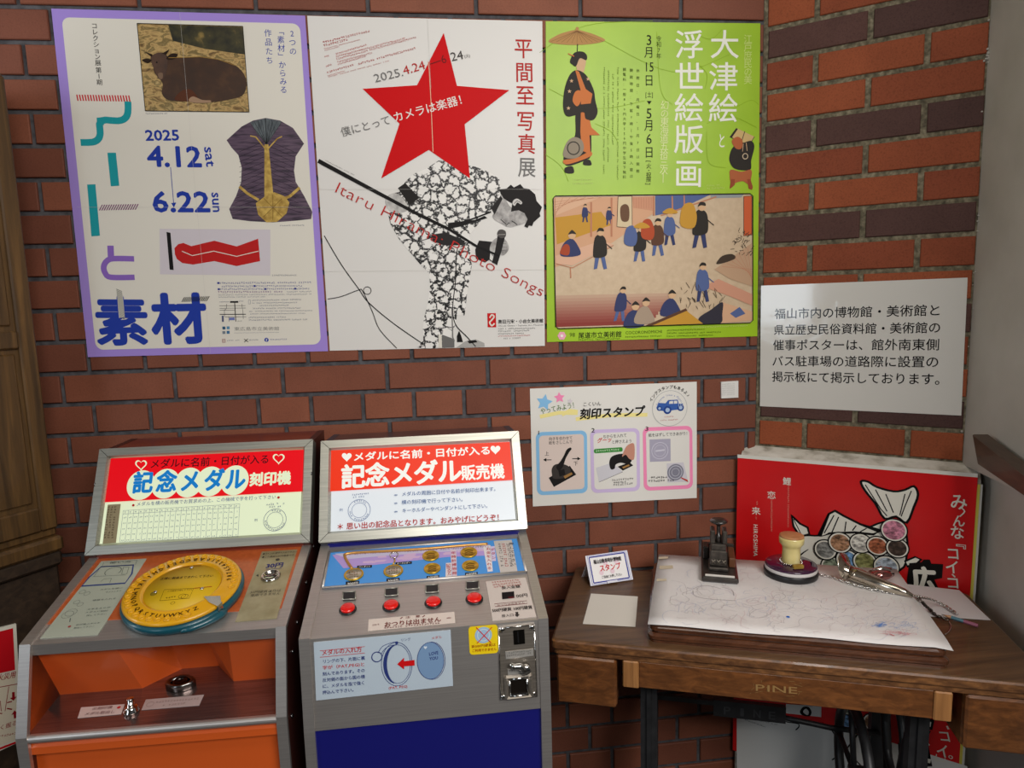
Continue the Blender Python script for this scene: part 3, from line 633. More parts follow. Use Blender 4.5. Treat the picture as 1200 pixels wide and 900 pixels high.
# ---- poster 3: lime green
q3 = P2('639.5,24.8 891,27.3 887.5,394 641,400.8')
lime = texmat('lime_paper', [(0.35, (150, 188, 22)), (0.65, (164, 202, 34))], 5, rough=0.4, spec=0.4)
po = poster(q3, lime, 'lime green museum poster with white vertical lettering and a street picture')
k7 = K(630, 10, 4.444); k8 = K(630, 210, 4.444); wht = ink(240, 240, 226); pgrn = ink(206, 222, 130); dgrn = ink(66, 84, 20); blk = ink(30, 32, 20)
pr = Print(PW)
for i, ch in enumerate('大津絵と'): 
    a = ((895, 255, 1052), (888, 422, 1046), (886, 586, 1044), (938, 728, 978))[i]; pr.line(ch, k7(a[0], a[1]-8)[0], k7(a[2], a[1]-8)[0], 34 if i < 3 else 18, wht, 1, 0.008, 3)
pr.build('title_lettering', po); pr = Print(PW)
for i, ch in enumerate('浮世絵版画'):
    a = ((712, 255, 868), (710, 422, 870), (708, 584, 866), (706, 748, 866), (708, 925, 862))[i]; pr.line(ch, k7(a[0], a[1]-8)[0], k7(a[2], a[1]-8)[0], 34, wht, 1, 0.008, 3)
pr.build('title_lettering', po); pr = Print(PW)
pr.vline('江戸庶民の美', k7(1095, 138)[0], k7(1095, 392)[0], 10.8, pgrn, 1)
pr.build('subtitle_lettering', po); pr = Print(PW)
pr.vline('幻の東海道五拾三次―', k7(662, 482)[0], k7(656, 905)[0], 10.8, ink(226, 234, 170), 1)
pr.build('subtitle_lettering', po); pr = Print(PW)
pr.vline('令和7年', k7(631, 142)[0], k7(631, 262)[0], 6.8, dgrn, 1)
for ch, x, y, s_ in (('3', 580, 170, 14), ('月', 580, 232, 12), ('15', 580, 308, 13), ('日', 580, 378, 12), ('[土]', 580, 440, 6), ('5', 580, 552, 14), ('月', 580, 612, 12), ('6', 580, 684, 14), ('日', 580, 752, 12)):
    w_ = {'15': 26, '[土]': 20}.get(ch, 16 if len(ch) == 1 and ord(ch) < 255 else 26)
    pr.line(ch, k7(x-w_, y+20)[0], k7(x+w_, y+20)[0], s_*1.15, blk, 1, 0.0, 3)
pr.vline('[火・祝振]', k7(580, 785)[0], k7(576, 925)[0], 6.6, blk, 1).poly(k7(568, 482, 594, 482, 581, 500), blk, 1)
pr.build('date_lettering', po)
pr = Print(PW)
for x, y0, y1, s_ in ((522, 305, 865, 4.2), (488, 305, 890, 4.2), (452, 305, 890, 4.2)): pr.vline({522: '休館日：月曜日、5月7日は開館', 488: '開館時間：午前9時～午後5時入館は', 452: '観覧料：一般800円大学550円中学生以下無料'}[x], k7(x, y0)[0], k7(x, y1)[0], s_, dgrn, 1, 0, 1)
for x, y0, y1 in ((418, 305, 900), (392, 320, 720), (368, 320, 800), (346, 305, 870)): pr.micro(k7(x-4, y0)[0], k7(x-6, y1)[0], 2.2, ink(104, 130, 30), 1, 0.9)
pr.micro(k8(185, 8)[0], k8(285, 6)[0], 2, pgrn, 1).micro(k8(185, 28)[0], k8(290, 26)[0], 2, pgrn, 1).micro(k8(880, 38)[0], k8(950, 36)[0], 2, pgrn, 1).micro(k8(880, 52)[0], k8(975, 50)[0], 2, pgrn, 1)
for a in range(6):
    c = (658.3+2.6*math.cos(a*1.0472), 393.5+2.6*math.sin(a*1.0472)); pr.circ(c, 2.3, ink(240, 170, 190), 1+a % 2)
pr.circ((658.3, 393.5), 1.6, wht, 4)
pr.line('98', k8(165, 820)[0], k8(195, 820)[0], 6.5, dgrn, 1).line('尾道市立美術館', k8(212, 827)[0], k8(438, 819)[0], 7.6, blk, 1, 0.008).line('COCORONOMICHI', k8(457, 808)[0], k8(648, 800)[0], 5, dgrn, 1)
for (x0, y0, x1, y1) in ((212, 840, 438, 833), (455, 826, 650, 820), (672, 792, 880, 785), (672, 806, 960, 800), (672, 822, 915, 816), (800, 776, 1098, 766)): pr.micro(k8(x0, y0)[0], k8(x1, y1)[0], 2.0, dgrn if x0 < 800 else pgrn, 1)
# faint line drawing printed over the green
fl = ink(136, 172, 20)
for a in ((10, 230, 250, 90, 600, 66), (330, 160, 700, 330, 1000, 240), (60, 420, 300, 520, 560, 480), (620, 120, 640, 420, 700, 500), (880, 600, 1000, 560, 1140, 620), (40, 760, 120, 820, 160, 900), (820, 130, 900, 160, 960, 110), (880, 640, 890, 800, 980, 830), (300, 600, 380, 640, 420, 700), (820, 280, 880, 340, 870, 420), (960, 560, 1100, 480, 1150, 500)):
    pr.stroke(k7(*a), 0.5, fl, 0, smooth=6)
pr.build('small_print', po)
# standing woman with a paper parasol, and a porter: small plain figures
dk = ink(52, 48, 44); org = ink(206, 120, 66); tan = ink(186, 142, 88); fle = ink(214, 176, 138)
pr = Print(PW)
pr.blob(k7(56, 172, 100, 140, 150, 122, 205, 112, 260, 124, 310, 142, 352, 165, 300, 182, 205, 190, 110, 186), tan, 1)
for i in range(11): pr.stroke(k7(205, 116, 70+i*27, 172+8*math.sin(i*0.31)), 0.35, ink(120, 84, 50), 2)
pr.stroke(k7(208, 185, 206, 225), 1.0, dk, 2).circ(k7(206, 106)[0], 2, tan, 2)
pr.blob(k7(168, 275, 190, 232, 232, 225, 256, 245, 252, 270, 220, 260, 200, 300, 180, 292), dk, 3).blob(k7(200, 268, 225, 250, 250, 262, 246, 310, 228, 350, 205, 320), fle, 2).stroke(k7(158, 236, 190, 250), 1.2, org, 4)
pr.blob(k7(200, 322, 250, 345, 290, 420, 300, 480, 312, 540, 290, 580, 250, 575, 240, 540, 200, 555, 150, 560, 132, 510, 140, 420, 165, 350), dk, 3).poly(k7(195, 320, 215, 330, 250, 420, 285, 445, 276, 495, 225, 500, 222, 420), org, 4).blob(k7(182, 480, 195, 435, 222, 430, 225, 480, 205, 510), org, 4)
pr.blob(k7(200, 545, 262, 540, 275, 620, 280, 700, 275, 770, 250, 790, 160, 820, 134, 790, 150, 730, 195, 660), dk, 2).poly(k7(225, 540, 262, 545, 280, 620, 325, 660, 270, 660, 275, 760, 230, 740, 222, 640), org, 3)
pr.blob(k7(134, 770, 150, 700, 190, 670, 232, 690, 238, 740, 200, 780), ink(150, 138, 120), 4).ring(k7(186, 728)[0], 7, 1.2, dk, 5).blob(k7(135, 790, 200, 780, 270, 745, 278, 768, 200, 800, 145, 812), org, 5)
pr.blob(k7(142, 830, 180, 822, 188, 856, 145, 856), dk, 2).blob(k7(240, 795, 270, 788, 280, 815, 240, 815), dk, 2)
for x, y in ((176, 378), (165, 432), (262, 368), (160, 520)): pr.star(k7(x, y)[0], 2.6, fle, 5)
pr.build('parasol_woman_picture', po)
pr = Print(PW)
pr.poly(k7(1034, 622, 1128, 668, 1100, 715, 1000, 668), ink(206, 176, 120), 2).poly(k7(1000, 668, 1034, 622, 1042, 628, 1010, 674), dk, 3).stroke(k7(1078, 640, 1062, 690), 0.8, dk, 3).stroke(k7(1000, 668, 1100, 715, 1128, 668), 0.7, dk, 3)
pr.blob(k7(1010, 690, 1040, 668, 1066, 690, 1060, 730, 1030, 728), ink(180, 100, 62), 3).blob(k7(1000, 760, 1020, 720, 1070, 700, 1112, 690, 1128, 720, 1112, 790, 1105, 840, 1030, 836, 1000, 800), dk, 2).circ(k7(1080, 770)[0], 3.4, ink(210, 190, 160), 4).circ(k7(1080, 770)[0], 2.5, dk, 5).stroke(k7(1070, 705, 1066, 745), 0.7, fle, 4).stroke(k7(1085, 700, 1090, 742), 0.7, fle, 4)
pr.blob(k7(1005, 840, 1060, 850, 1110, 840, 1112, 880, 1098, 915, 1070, 900, 1040, 905, 1010, 915, 1000, 880), ink(176, 100, 64), 2)
pr.poly(k8(1006, 0, 1026, 0, 1026, 30, 1000, 52, 1000, 40), ink(150, 76, 50), 2).poly(k8(1090, 0, 1108, 0, 1120, 40, 1116, 56, 1098, 50), ink(150, 76, 50), 2)
pr.build('porter_picture', po)
# street picture: a plain invented street with roofs, a road and walkers
pr = Print(PW)
road = texmat('street_ground', [(0.3, (196, 170, 138)), (0.7, (208, 184, 152))], 60, (1, 1, 1), rough=0.45)
q = k8(92, 88, 1104, 76, 1118, 88, 1118, 735, 1104, 748, 108, 778, 94, 768, 80, 100)
pr.poly(q, road, 1)
# dusk band along the foot of the road, printed in strips
for i in range(10):
    y0 = 600+i*16; c = (196-6*i, 164-11*i, 140-9*i); pr.poly(k8(92, y0+6, 700-i*12, y0-8, 700-i*12, y0+10, 93, y0+26), ink(*c), 2)
pink = ink(214, 166, 132); tim = ink(190, 130, 100); blu = ink(88, 104, 150); nvy = ink(60, 66, 104); och = ink(200, 150, 60); brn = ink(96, 66, 50)
pr.poly(k8(84, 96, 600, 90, 600, 180, 390, 330, 90, 460), pink, 3).poly(k8(90, 200, 330, 170, 380, 240, 100, 340), och, 4).poly(k8(92, 100, 330, 94, 92, 190), ink(222, 180, 148), 5)
for i in range(7): pr.stroke(k8(92, 118+i*14, 330-i*40, 96), 0.4, tim, 6)
pr.poly(k8(490, 92, 600, 90, 600, 165, 500, 150), ink(206, 150, 120), 4)
for i in range(8): pr.stroke(k8(500+i*13, 95, 500+i*13, 152), 0.4, tim, 5)
for a in ((278, 120, 278, 300), (384, 96, 384, 300), (604, 88, 604, 190)): pr.stroke(k8(*a), 2.2, tim, 6)
pr.poly(k8(92, 400, 330, 320, 395, 340, 180, 450, 95, 440), ink(222, 178, 150), 5).stroke(k8(95, 440, 180, 462, 395, 345), 1.0, tim, 6).stroke(k8(170, 460, 172, 515), 1.4, tim, 6)
pr.poly(k8(612, 86, 900, 80, 720, 165, 612, 190), blu, 3).stroke(k8(700, 88, 702, 180), 1.8, tim, 5).stroke(k8(762, 84, 764, 185), 1.6, tim, 5).stroke(k8(640, 190, 930, 92), 1.6, tim, 5)
pr.poly(k8(418, 90, 490, 88, 492, 255, 412, 248), ink(216, 196, 160), 6).frame(k8(418, 90, 490, 88, 492, 255, 412, 248), 0.6, brn, 7).blob(k8(430, 150, 455, 130, 475, 150, 472, 215, 436, 215), ink(110, 80, 60), 7)
def walker(x, y, h, c1, c2, hat=None, lean=0, pack=None):
    p = lambda *a: k8(*[v for i in range(0, len(a), 2) for v in (x+a[i]*h+lean*h*max(0, -a[i+1]), y+a[i+1]*h)])
    pr.blob(p(-0.16, -0.35, -0.12, -0.75, 0.0, -0.84, 0.14, -0.74, 0.18, -0.4, 0.1, -0.3, -0.08, -0.28), c1, 7)
    pr.poly(p(-0.1, -0.34, 0.0, -0.34, -0.06, -0.02, -0.14, 0.0), c2, 6).poly(p(0.02, -0.34, 0.12, -0.34, 0.18, -0.02, 0.1, 0.0), c2, 6)
    pr.circ(p(0.02, -0.9)[0], h*0.085/4.444, fle, 8).blob(p(-0.07, -0.9, -0.02, -1.0, 0.08, -0.99, 0.1, -0.92, 0.0, -0.93), dk, 9)
    pr.stroke(p(0.1, -0.66, 0.3, -0.5), 1.0, c1, 8)
    if hat: pr.blob(p(-0.2, -0.95, 0.02, -1.08, 0.25, -0.95, 0.02, -0.91), hat, 10)
    if pack: pr.blob(p(-0.42, -0.5, -0.4, -0.9, -0.2, -0.98, -0.08, -0.7, -0.14, -0.44), pack, 9)
walker(322, 470, 215, dk, blu); walker(525, 430, 190, dk, blu, och, 0.06, blu); walker(622, 400, 195, brn, blu, None, 0, ink(180, 80, 50)); walker(684, 345, 180, blu, nvy, och); walker(838, 360, 240, dk, nvy, None, 0.05, och)
walker(855, 640, 205, blu, nvy); walker(420, 740, 180, nvy, blu, None, 0.12); walker(245, 225, 95, nvy, nvy); walker(370, 240, 95, nvy, nvy)
for x, y, c in ((170, 350, nvy), (690, 660, nvy), (555, 700, ink(170, 150, 130)), (500, 720, nvy)): pr.blob(k8(x-50, y+50, x-35, y-15, x+5, y-40, x+35, y-10, x+50, y+45), c, 7).circ(k8(x+8, y-58)[0], 4.4, fle, 8).blob(k8(x-12, y-62, x+8, y-85, x+30, y-64, x+8, y-66), dk, 9)
pr.blob(k8(115, 385, 140, 340, 165, 350, 160, 395), ink(170, 76, 50), 8)
pr.poly(k8(560, 762, 770, 672, 780, 690, 860, 752), och, 9).poly(k8(560, 762, 770, 672, 778, 684, 590, 764), brn, 10)
pr.poly(k8(920, 470, 1118, 330, 1118, 560, 1000, 520), ink(190, 156, 126), 5)
for i in range(7): pr.stroke(k8(960+i*22, 455-i*16, 1118, 470+i*14), 0.4, tim, 6)
pr.poly(k8(860, 560, 940, 520, 1118, 600, 1118, 660, 1000, 610), ink(206, 150, 124), 6).poly(k8(960, 640, 1118, 690, 1118, 735, 955, 750), ink(214, 170, 136), 6).poly(k8(1000, 700, 1050, 665, 1080, 700, 1030, 722), blu, 7)
bark = ink(70, 58, 48)
for i in range(46):
    x = random.uniform(1010, 1112); y = random.uniform(270, 400); pr.stroke(k8(x, y, x+random.uniform(-22, 22), y+random.uniform(-26, 6)), 0.6, bark, 6)
pr.blob(k8(930, 435, 960, 400, 1010, 390, 1030, 410, 990, 430, 940, 442), bark, 6)
pr.blob(k8(840, 720, 900, 680, 960, 640, 960, 700, 950, 750, 850, 752), ink(56, 54, 64), 8)
for i in range(40):
    x = random.uniform(740, 960); y = random.uniform(560, 700); pr.stroke(k8(x, y, x+random.uniform(-26, 26), y-random.uniform(10, 40)), 0.45, bark, 8)
pr.poly(k8(1072, 90, 1114, 88, 1114, 290, 1072, 295), ink(206, 98, 60), 5).frame(k8(1072, 90, 1114, 88, 1114, 290, 1072, 295), 0.5, brn, 6)
pr.poly(k8(900, 78, 1072, 78, 1060, 96, 900, 100), ink(150, 156, 158), 2)
pr.loop(q, 1.0, blk, 12)
pr.build('street_picture', po)
# ================================================================== other notices
PA = WALL.off(0.0016)
# ---- instruction sheet with three framed steps
qa = P2('621,455.5 816.5,447.3 816.5,583.5 624.5,593.5')
sh = sheet('instruction_sheet', PA, qa, mat('office_paper', (226, 223, 216), 0.55), 0.0006)
tag(sh, 'white stamp instruction sheet with three rounded boxes above the sewing table', 'notice')
k = K(600, 430, 4.286)
sky = ink(136, 190, 230); lila = ink(206, 186, 224); rose = ink(244, 142, 184); grn = ink(60, 140, 60); yell = ink(240, 226, 150); blk = ink(24, 22, 22); sage = ink(84, 120, 60); ind = ink(60, 96, 170)
pr = Print(PA)
for a in ((140, 250, 330, 232), (320, 262, 680, 240), (250, 240, 330, 225)): pr.stroke(k(a[0], a[1], (a[0]+a[2])//2, a[1]-20, a[2], a[3]), 4.5, yell, 0)
pr.star(k(162, 178)[0], 10, sky, 1, 80, 0.5).star(k(238, 154)[0], 6.6, rose, 1, 95, 0.5).star(k(290, 172)[0], 3.8, ink(214, 206, 210), 1, 80, 0.5)
pr.line('やってみよう！', k(145, 236)[0], k(330, 200)[0], 8.2, sage, 3, 0.0, 2)
pr.line('こくいん', k(355, 197)[0], k(448, 192)[0], 5.6, blk, 3).line('刻印スタンプ', k(338, 258)[0], k(664, 240)[0], 13, blk, 3, 0.03, 3, 0.12)
for i, t_ in enumerate('123'): pr.line(t_, k((125, 396, 666)[i], (340, 328, 320)[i])[0], k((142, 416, 686)[i], (340, 328, 320)[i])[0], 7, blk, 6)
pr.build('heading_lettering', sh)
pr = Print(PA)
pr.circ(k(792, 208)[0], 20.6, ink(176, 176, 176), 1).circ(k(792, 208)[0], 20.0, mat('office_paper', None), 2)
pr.arc('インクスタンプもあるよ♪', k(796, 212)[0], 25.5, 152, 36, 4.6, blk, 3, 0.012).arc('Everyone loves a Classic', k(792, 208)[0], 15.6, 160, 20, 3.2, ind, 3)
pr.poly(k(724, 205, 735, 180, 770, 182, 784, 166, 832, 164, 836, 184, 858, 184, 858, 206, 836, 214, 800, 218, 770, 222, 730, 218), ind, 3).poly(k(790, 172, 808, 170, 808, 184, 788, 185), mat('office_paper', None), 4).poly(k(812, 170, 828, 169, 830, 183, 812, 184), mat('office_paper', None), 4)
for x, y, r in ((780, 216, 4.6), (846, 204, 3.8), (740, 208, 2.8)): pr.circ(k(x, y)[0], r, ink(40, 70, 140), 5).circ(k(x, y)[0], r*0.55, ink(170, 190, 220), 6)
for x in (836, 845, 852): pr.stroke(k(x, 184, x, 200), 0.4, ink(200, 214, 236), 5)
pr.micro(k(764, 254)[0], k(818, 250)[0], 1.6, ink(180, 50, 50), 3).micro(k(745, 271)[0], k(840, 266)[0], 1.5, ink(180, 50, 50), 3)
pr.build('truck_emblem', sh)
def stepbox(name, Q, Qi, c, inner=None):
    p_ = Print(PA); p_.rrect(Q, 7, c, 1).rrect(Qi, 4.5, inner or mat('office_paper', None), 2); return p_
irn = ink(34, 32, 32); irn2 = ink(62, 58, 56); br = ink(160, 120, 70)
pr = stepbox('s', k(119, 328, 376, 318, 380, 632, 126, 645), k(135, 346, 360, 336, 364, 612, 142, 626), sky, ink(222, 205, 196))
pr.line('向きを合わせて', k(184, 368)[0], k(304, 362)[0], 4.4, blk, 4).line('紙をさしこんで', k(184, 388)[0], k(304, 382)[0], 4.4, blk, 4).line('上', k(163, 444)[0], k(186, 443)[0], 5.6, blk, 4).line('下', k(308, 494)[0], k(331, 493)[0], 5.6, blk, 4)
for d, x0, x1, y in ((-1, 198, 168, 466), (1, 302, 332, 460)): pr.stroke(k(x0, y, x1, y), 0.9, blk, 4).poly(k(x1+d*12, y, x1-d*4, y-9, x1-d*4, y+9), blk, 4)
pr.poly(k(184, 556, 290, 496, 322, 540, 210, 602), irn, 4).poly(k(258, 548, 298, 528, 304, 538, 266, 560), br, 6).blob(k(200, 510, 215, 490, 250, 486, 285, 500, 292, 530, 262, 556, 210, 560, 200, 535), irn2, 5).blob(k(222, 500, 245, 470, 262, 440, 274, 415, 292, 404, 298, 412, 285, 430, 268, 462, 255, 500, 235, 520), irn, 6).poly(k(232, 520, 262, 512, 268, 540, 238, 550), irn, 6)
pr.build('step_picture', sh)
pr = stepbox('s', k(392, 316, 640, 306, 643, 622, 398, 634), k(408, 333, 624, 324, 627, 604, 414, 616), lila)
pr.line('ちからを入れて', k(456, 358)[0], k(576, 350)[0], 4.8, blk, 4).line('グーッ', k(426, 380)[0], k(500, 374)[0], 6.4, ink(200, 40, 40), 4, 0.02, 2, 0.2).line('と押さえよう', k(500, 384)[0], k(602, 378)[0], 4.6, blk, 4)
pr.rrect(k(410, 412, 554, 402, 556, 424, 412, 434), 2, grn, 4).micro(k(418, 428)[0], k(545, 418)[0], 2.6, ink(220, 235, 210), 5)
pr.poly(k(422, 506, 500, 480, 556, 526, 436, 578), ink(206, 204, 210), 4).stroke(k(436, 578, 556, 526), 0.4, irn2, 5).poly(k(530, 500, 590, 478, 608, 494, 556, 520), irn, 5).poly(k(552, 502, 586, 488, 590, 496, 558, 510), br, 6)
pr.blob(k(488, 480, 500, 450, 540, 436, 585, 440, 600, 470, 580, 486, 545, 480, 520, 490, 514, 510, 495, 512), irn, 6).blob(k(552, 450, 562, 420, 580, 392, 612, 386, 612, 460, 590, 462, 570, 440), ink(196, 140, 120), 7)
pr.micro(k(500, 574)[0], k(618, 564)[0], 2.6, irn2, 4).micro(k(508, 586)[0], k(578, 580)[0], 2.6, irn2, 4).micro(k(508, 598)[0], k(608, 588)[0], 2.6, irn2, 4)
pr.build('step_picture', sh)
pr = stepbox('s', k(656, 304, 905, 295, 908, 610, 662, 622), k(672, 322, 890, 314, 893, 592, 678, 603), rose)
pr.line('紙をはずしてできあがり！', k(684, 350)[0], k(890, 340)[0], 4.6, blk, 4)
pr.poly(k(690, 364, 795, 360, 796, 472, 692, 476), ink(170, 166, 184), 4).ring(k(742, 420)[0], 9.5, 0.7, ink(206, 204, 216), 5).ring(k(742, 420)[0], 6.6, 0.5, ink(200, 198, 210), 5).poly(k(720, 418, 766, 412, 766, 420, 720, 426), ink(206, 204, 216), 5)
pr.poly(k(776, 484, 860, 478, 884, 575, 780, 580), ink(206, 202, 210), 4).circ(k(820, 528)[0], 9.6, ink(130, 130, 144), 5).ring(k(820, 528)[0], 7.5, 0.8, ink(196, 196, 206), 6).ring(k(820, 528)[0], 4.4, 0.5, ink(196, 196, 206), 6).poly(k(846, 552, 880, 566, 884, 578, 850, 560), ink(190, 60, 50), 6)
pr.micro(k(684, 562)[0], k(786, 556)[0], 2.8, blk, 6).micro(k(684, 578)[0], k(820, 572)[0], 2.8, blk, 6)
pr.build('step_picture', sh)
# ---- small white tag
b = MB(); pl = WALL; q = P2('844,447.3 864,446 864,465.5 844.3,466.5'); b.slab([pl.hit(p, 0.006) for p in q], pl.n, 0.0056, mat('tag_plastic', (228, 226, 222), 0.5))
tg = b.build('wall_tag', loc=pl.hit((854, 456))); tag(tg, 'small square white tag on the bricks beside the instruction sheet', 'tag')
pr = Print(WALL.off(0.006)); 
for i in range(6): pr.micro((846, 451+i*2.5), (862, 450+i*2.5), 1.4, ink(196, 194, 190), 1)
pr.build('imprint', tg)
# ---- laminated notice on the right wall
RP = RWALL.off(0.0016)
qn = P2('891.8,334.8 1134,325.3 1126.5,487 890.5,476')
lam = mat('laminate', (222, 219, 212), 0.09, coat=0.6, spec=0.6)
lb = lam.node_tree; bump(lb, lb.nodes['Principled BSDF'], noise(lb, texco(lb), 14, 2, 0.5, 0.5), 0.35, 0.003)
nt = sheet('laminated_notice', RP, qn, lam, 0.0008); tag(nt, 'large glossy laminated notice with five lines of black text', 'notice')
k = K(880, 300, 3.75); pr = Print(RP, 0.0003, 0.0001)
blk = mat('laminated_black', (28, 27, 27), 0.12, coat=0.3)
for t_, x0, y0, x1, y1, s_ in (('福山市内の博物館・美術館と', 103, 273, 838, 258, 13.6), ('県立歴史民俗資料館・美術館の', 100, 343, 836, 334, 13.2), ('催事ポスターは、館外南東側', 96, 410, 830, 410, 13.6), ('バス駐車場の道路際に設置の', 92, 480, 828, 486, 13.6), ('掲示板にて掲示しております。', 92, 548, 868, 563, 13.6)):
    pr.line(t_, k(x0, y0)[0], k(x1, y1)[0], s_, blk, 1, 0.006, 3)
pr.build('lettering', nt)
# ---- fish poster on the painted sill's front
KP = Plane(COR-NR*(-0.046)+V((0, 0, 0.8)), NR, DR).off(0.0052)
qk = P2('864.5,535 1146,558 1147.5,700'); 
Xa, Xb = KP.hit((864.5, 535)), KP.hit((1146, 557)); dz = V((0, 0, -0.80))
redp = texmat('poster_red', [(0.3, (206, 18, 22)), (0.7, (220, 26, 28))], 4, rough=0.32, spec=0.5)
spl = KP.off(-0.0022)
for nm, dx_, col, lab in (('backing_sheet', 0.010, (222, 220, 212), 'white sheet edge sticking out furthest behind the red fish poster, next to the wall'), ('backing_sheet', 0.0055, (226, 216, 90), 'yellow sheet edge sticking out just behind the red fish poster')):
    b = MB(); spl = spl.off(0.0) ; o_ = -0.0036 if dx_ > 0.008 else -0.002
    e = DR*dx_; zt = V((0, 0, -0.02))
    b.slab([Xa+V((0, 0, -0.02))+NR*o_+DR*0.02, Xb+zt+e+NR*o_, Xb+dz+e+NR*o_, Xa+dz+NR*o_+DR*0.02], NR, 0.0006, mat('sheet_%d' % col[2], col, 0.5))
    o = b.build(nm, loc=Xb+dz); tag(o, lab, 'paper sheet', 'sheets behind the fish poster')
b = MB(); b.slab([Xa, Xb, Xb+dz, Xa+dz], NR, 0.0007, redp); fp = b.build('fish_poster', loc=(Xa+Xb)/2+dz)
tag(fp, 'red tourism poster with a white carp behind the sewing table', 'poster')
k = K(840, 500, 3.3333); wh = ink(232, 229, 216); kb = ink(22, 20, 20); n6 = K(900, 780, 4)
pr = Print(KP)
pr.poly([(864.3, 532.5), (1146, 555), (1146, 559.5), (864.3, 536.5)], ink(226, 224, 214), 1)
pr.line('鯉', k(258, 224)[0], k(291, 226)[0], 10, wh, 2, 0.01).line('恋', k(197, 278)[0], k(232, 280)[0], 10, wh, 2, 0.01).line('来', k(137, 340)[0], k(172, 342)[0], 10, wh, 2, 0.01)
for i, ch in enumerate('HIROSHIMA'):     # letters lying on their side, reading downwards
    y = 380+(0, 17, 24, 39, 55, 70, 86, 93, 110)[i]; y2 = y+(15, 6, 14, 15, 14, 15, 6, 16, 15)[i]
    pr.line(ch, k(144, y)[0], k(144-0.3, y2)[0], 6.6, wh, 2, 0.012)
for a in ((277, 228, 276, 395), (212, 284, 211, 410), (155, 290, 154, 308), (151, 345, 151, 372)): pr.micro(k(*a)[0], k(*a)[1], 1.8, ink(226, 170, 150), 2)
def outl(pts, w, L, fill=wh): pr.poly(pts, fill, L); pr.loop(pts, w, kb, L+1)
outl(spline(k(330, 430, 400, 425, 460, 410, 560, 405, 650, 372, 720, 380, 742, 430, 742, 500, 715, 560, 560, 590, 330, 590, 312, 500), 4, True), 2.2, 2)
outl(k(400, 428, 438, 340, 462, 328, 500, 350, 560, 380, 640, 408, 612, 420, 540, 412, 440, 416), 2.6, 4)
for a in ((420, 415, 458, 345), (450, 412, 476, 352), (500, 408, 505, 370), (530, 405, 545, 385), (560, 410, 585, 396)): pr.stroke(k(*a), 1.3, kb, 6)
outl(k(293, 347, 325, 378, 355, 393, 362, 420, 325, 428, 300, 388), 2.4, 4)
pr.stroke(k(300, 360, 330, 420), 1.0, kb, 6)
outl(spline(k(563, 214, 590, 214, 625, 235, 690, 252, 735, 246, 770, 232, 786, 265, 770, 312, 742, 374, 700, 350, 655, 358, 620, 300, 580, 250), 3, True), 2.6, 4)
for a in ((580, 226, 640, 320, 665, 348), (620, 245, 665, 330), (660, 262, 690, 335), (760, 250, 735, 310, 720, 350), (735, 262, 715, 345)): pr.stroke(k(*a), 1.2, kb, 6)
outl(k(735, 525, 775, 508, 798, 518, 780, 535, 745, 545), 2.0, 4)
pr.stroke(k(322, 505, 340, 490, 358, 478), 2.0, kb, 6, 0.8)
pr.build('carp_picture', fp)
pr = Print(KP, 0.0022)
pal = [(120, 120, 116), (150, 110, 80), (190, 186, 176), (150, 84, 54), (176, 110, 130), (60, 46, 38), (110, 150, 190), (130, 130, 80), (150, 160, 170), (120, 130, 110)]
def scene_dot(i):
    c = pal[i]; d = tuple(int(v*0.45) for v in c); l_ = tuple(min(255, int(v*1.25+20)) for v in c)
    return texmat('round_picture_%d' % i, [(0.32, d), (0.48, c), (0.62, l_), (0.75, tuple(reversed(c)))], 90, (1, 1, 1.6), rough=0.35, detail=6)
for i, (x, y, r) in enumerate(((450, 545, 44), (510, 518, 45), (578, 525, 47), (662, 545, 51), (425, 478, 44), (482, 450, 46), (563, 452, 44), (628, 462, 44), (705, 470, 45), (692, 400, 52))):
    L = i*3; j = (9, 6, 7, 8, 0, 1, 2, 3, 5, 4)[i]; c = k(x, y)[0]; r /= 3.3333
    pr.circ(c, r+1.0, kb, L).circ(c, r-0.6, wh, L+1).circ(c, r-2.4, scene_dot(j), L+2)
pr.build('round_picture_print', fp)
pr = Print(KP, 0.0012)
pr.poly(k(752, 532, 800, 528, 808, 518, 832, 518, 838, 534, 884, 536, 880, 590, 850, 596, 870, 640, 750, 640, 742, 600), kb, 3)
pr.line('広', k(766, 634)[0], k(862, 640)[0], 34, wh, 4, 0.045, 3)
pr.build('place_lettering', fp); pr = Print(KP, 0.0014)
L_ = [('み', 945, 290, 20), ('ん', 945, 365, 15), ('な', 940, 410, 17), ('『', 946, 455, 15), ('コ', 924, 492, 16), ('イ', 922, 545, 17), ('、', 940, 566, 14), ('コ', 924, 606, 16)]
for ch, x, y, s_ in L_:
    if ch == '『': pr.vline(ch, k(x, y-22)[0], k(x, y+20)[0], s_, wh, 4, 0.012)
    else: pr.line(ch, k(x-s_*1.75, y+s_*1.3)[0], k(x+s_*1.75, y+s_*1.5)[0], s_*1.12, wh, 4, 0.014)
pr.stroke(k(950, 312, 968, 330, 948, 350), 1.4, wh, 4, smooth=3)
for ch, x, y, s_ in (('コ', 832, 325, 15), ('イ', 826, 395, 17)): pr.line(ch, n6(x-s_*2, y+s_*1.6)[0], n6(x+s_*2, y+s_*1.9)[0], s_*1.12, wh, 4, 0.014)
pr.ring(n6(856, 426)[0], 2.2, 1.1, wh, 4).stroke(n6(790, 412, 784, 440, 826, 448, 830, 432), 1.0, wh, 4).stroke(n6(838, 280, 846, 296), 2.0, wh, 4)
pr.build('slogan_lettering', fp)
pr = Print(KP, 0.0012)
pr.poly([(863.5, 826), (905, 836), (968, 852), (1040, 868), (1133.5, 897.5), (1134, 960), (863.5, 960)], ink(228, 228, 224), 1)
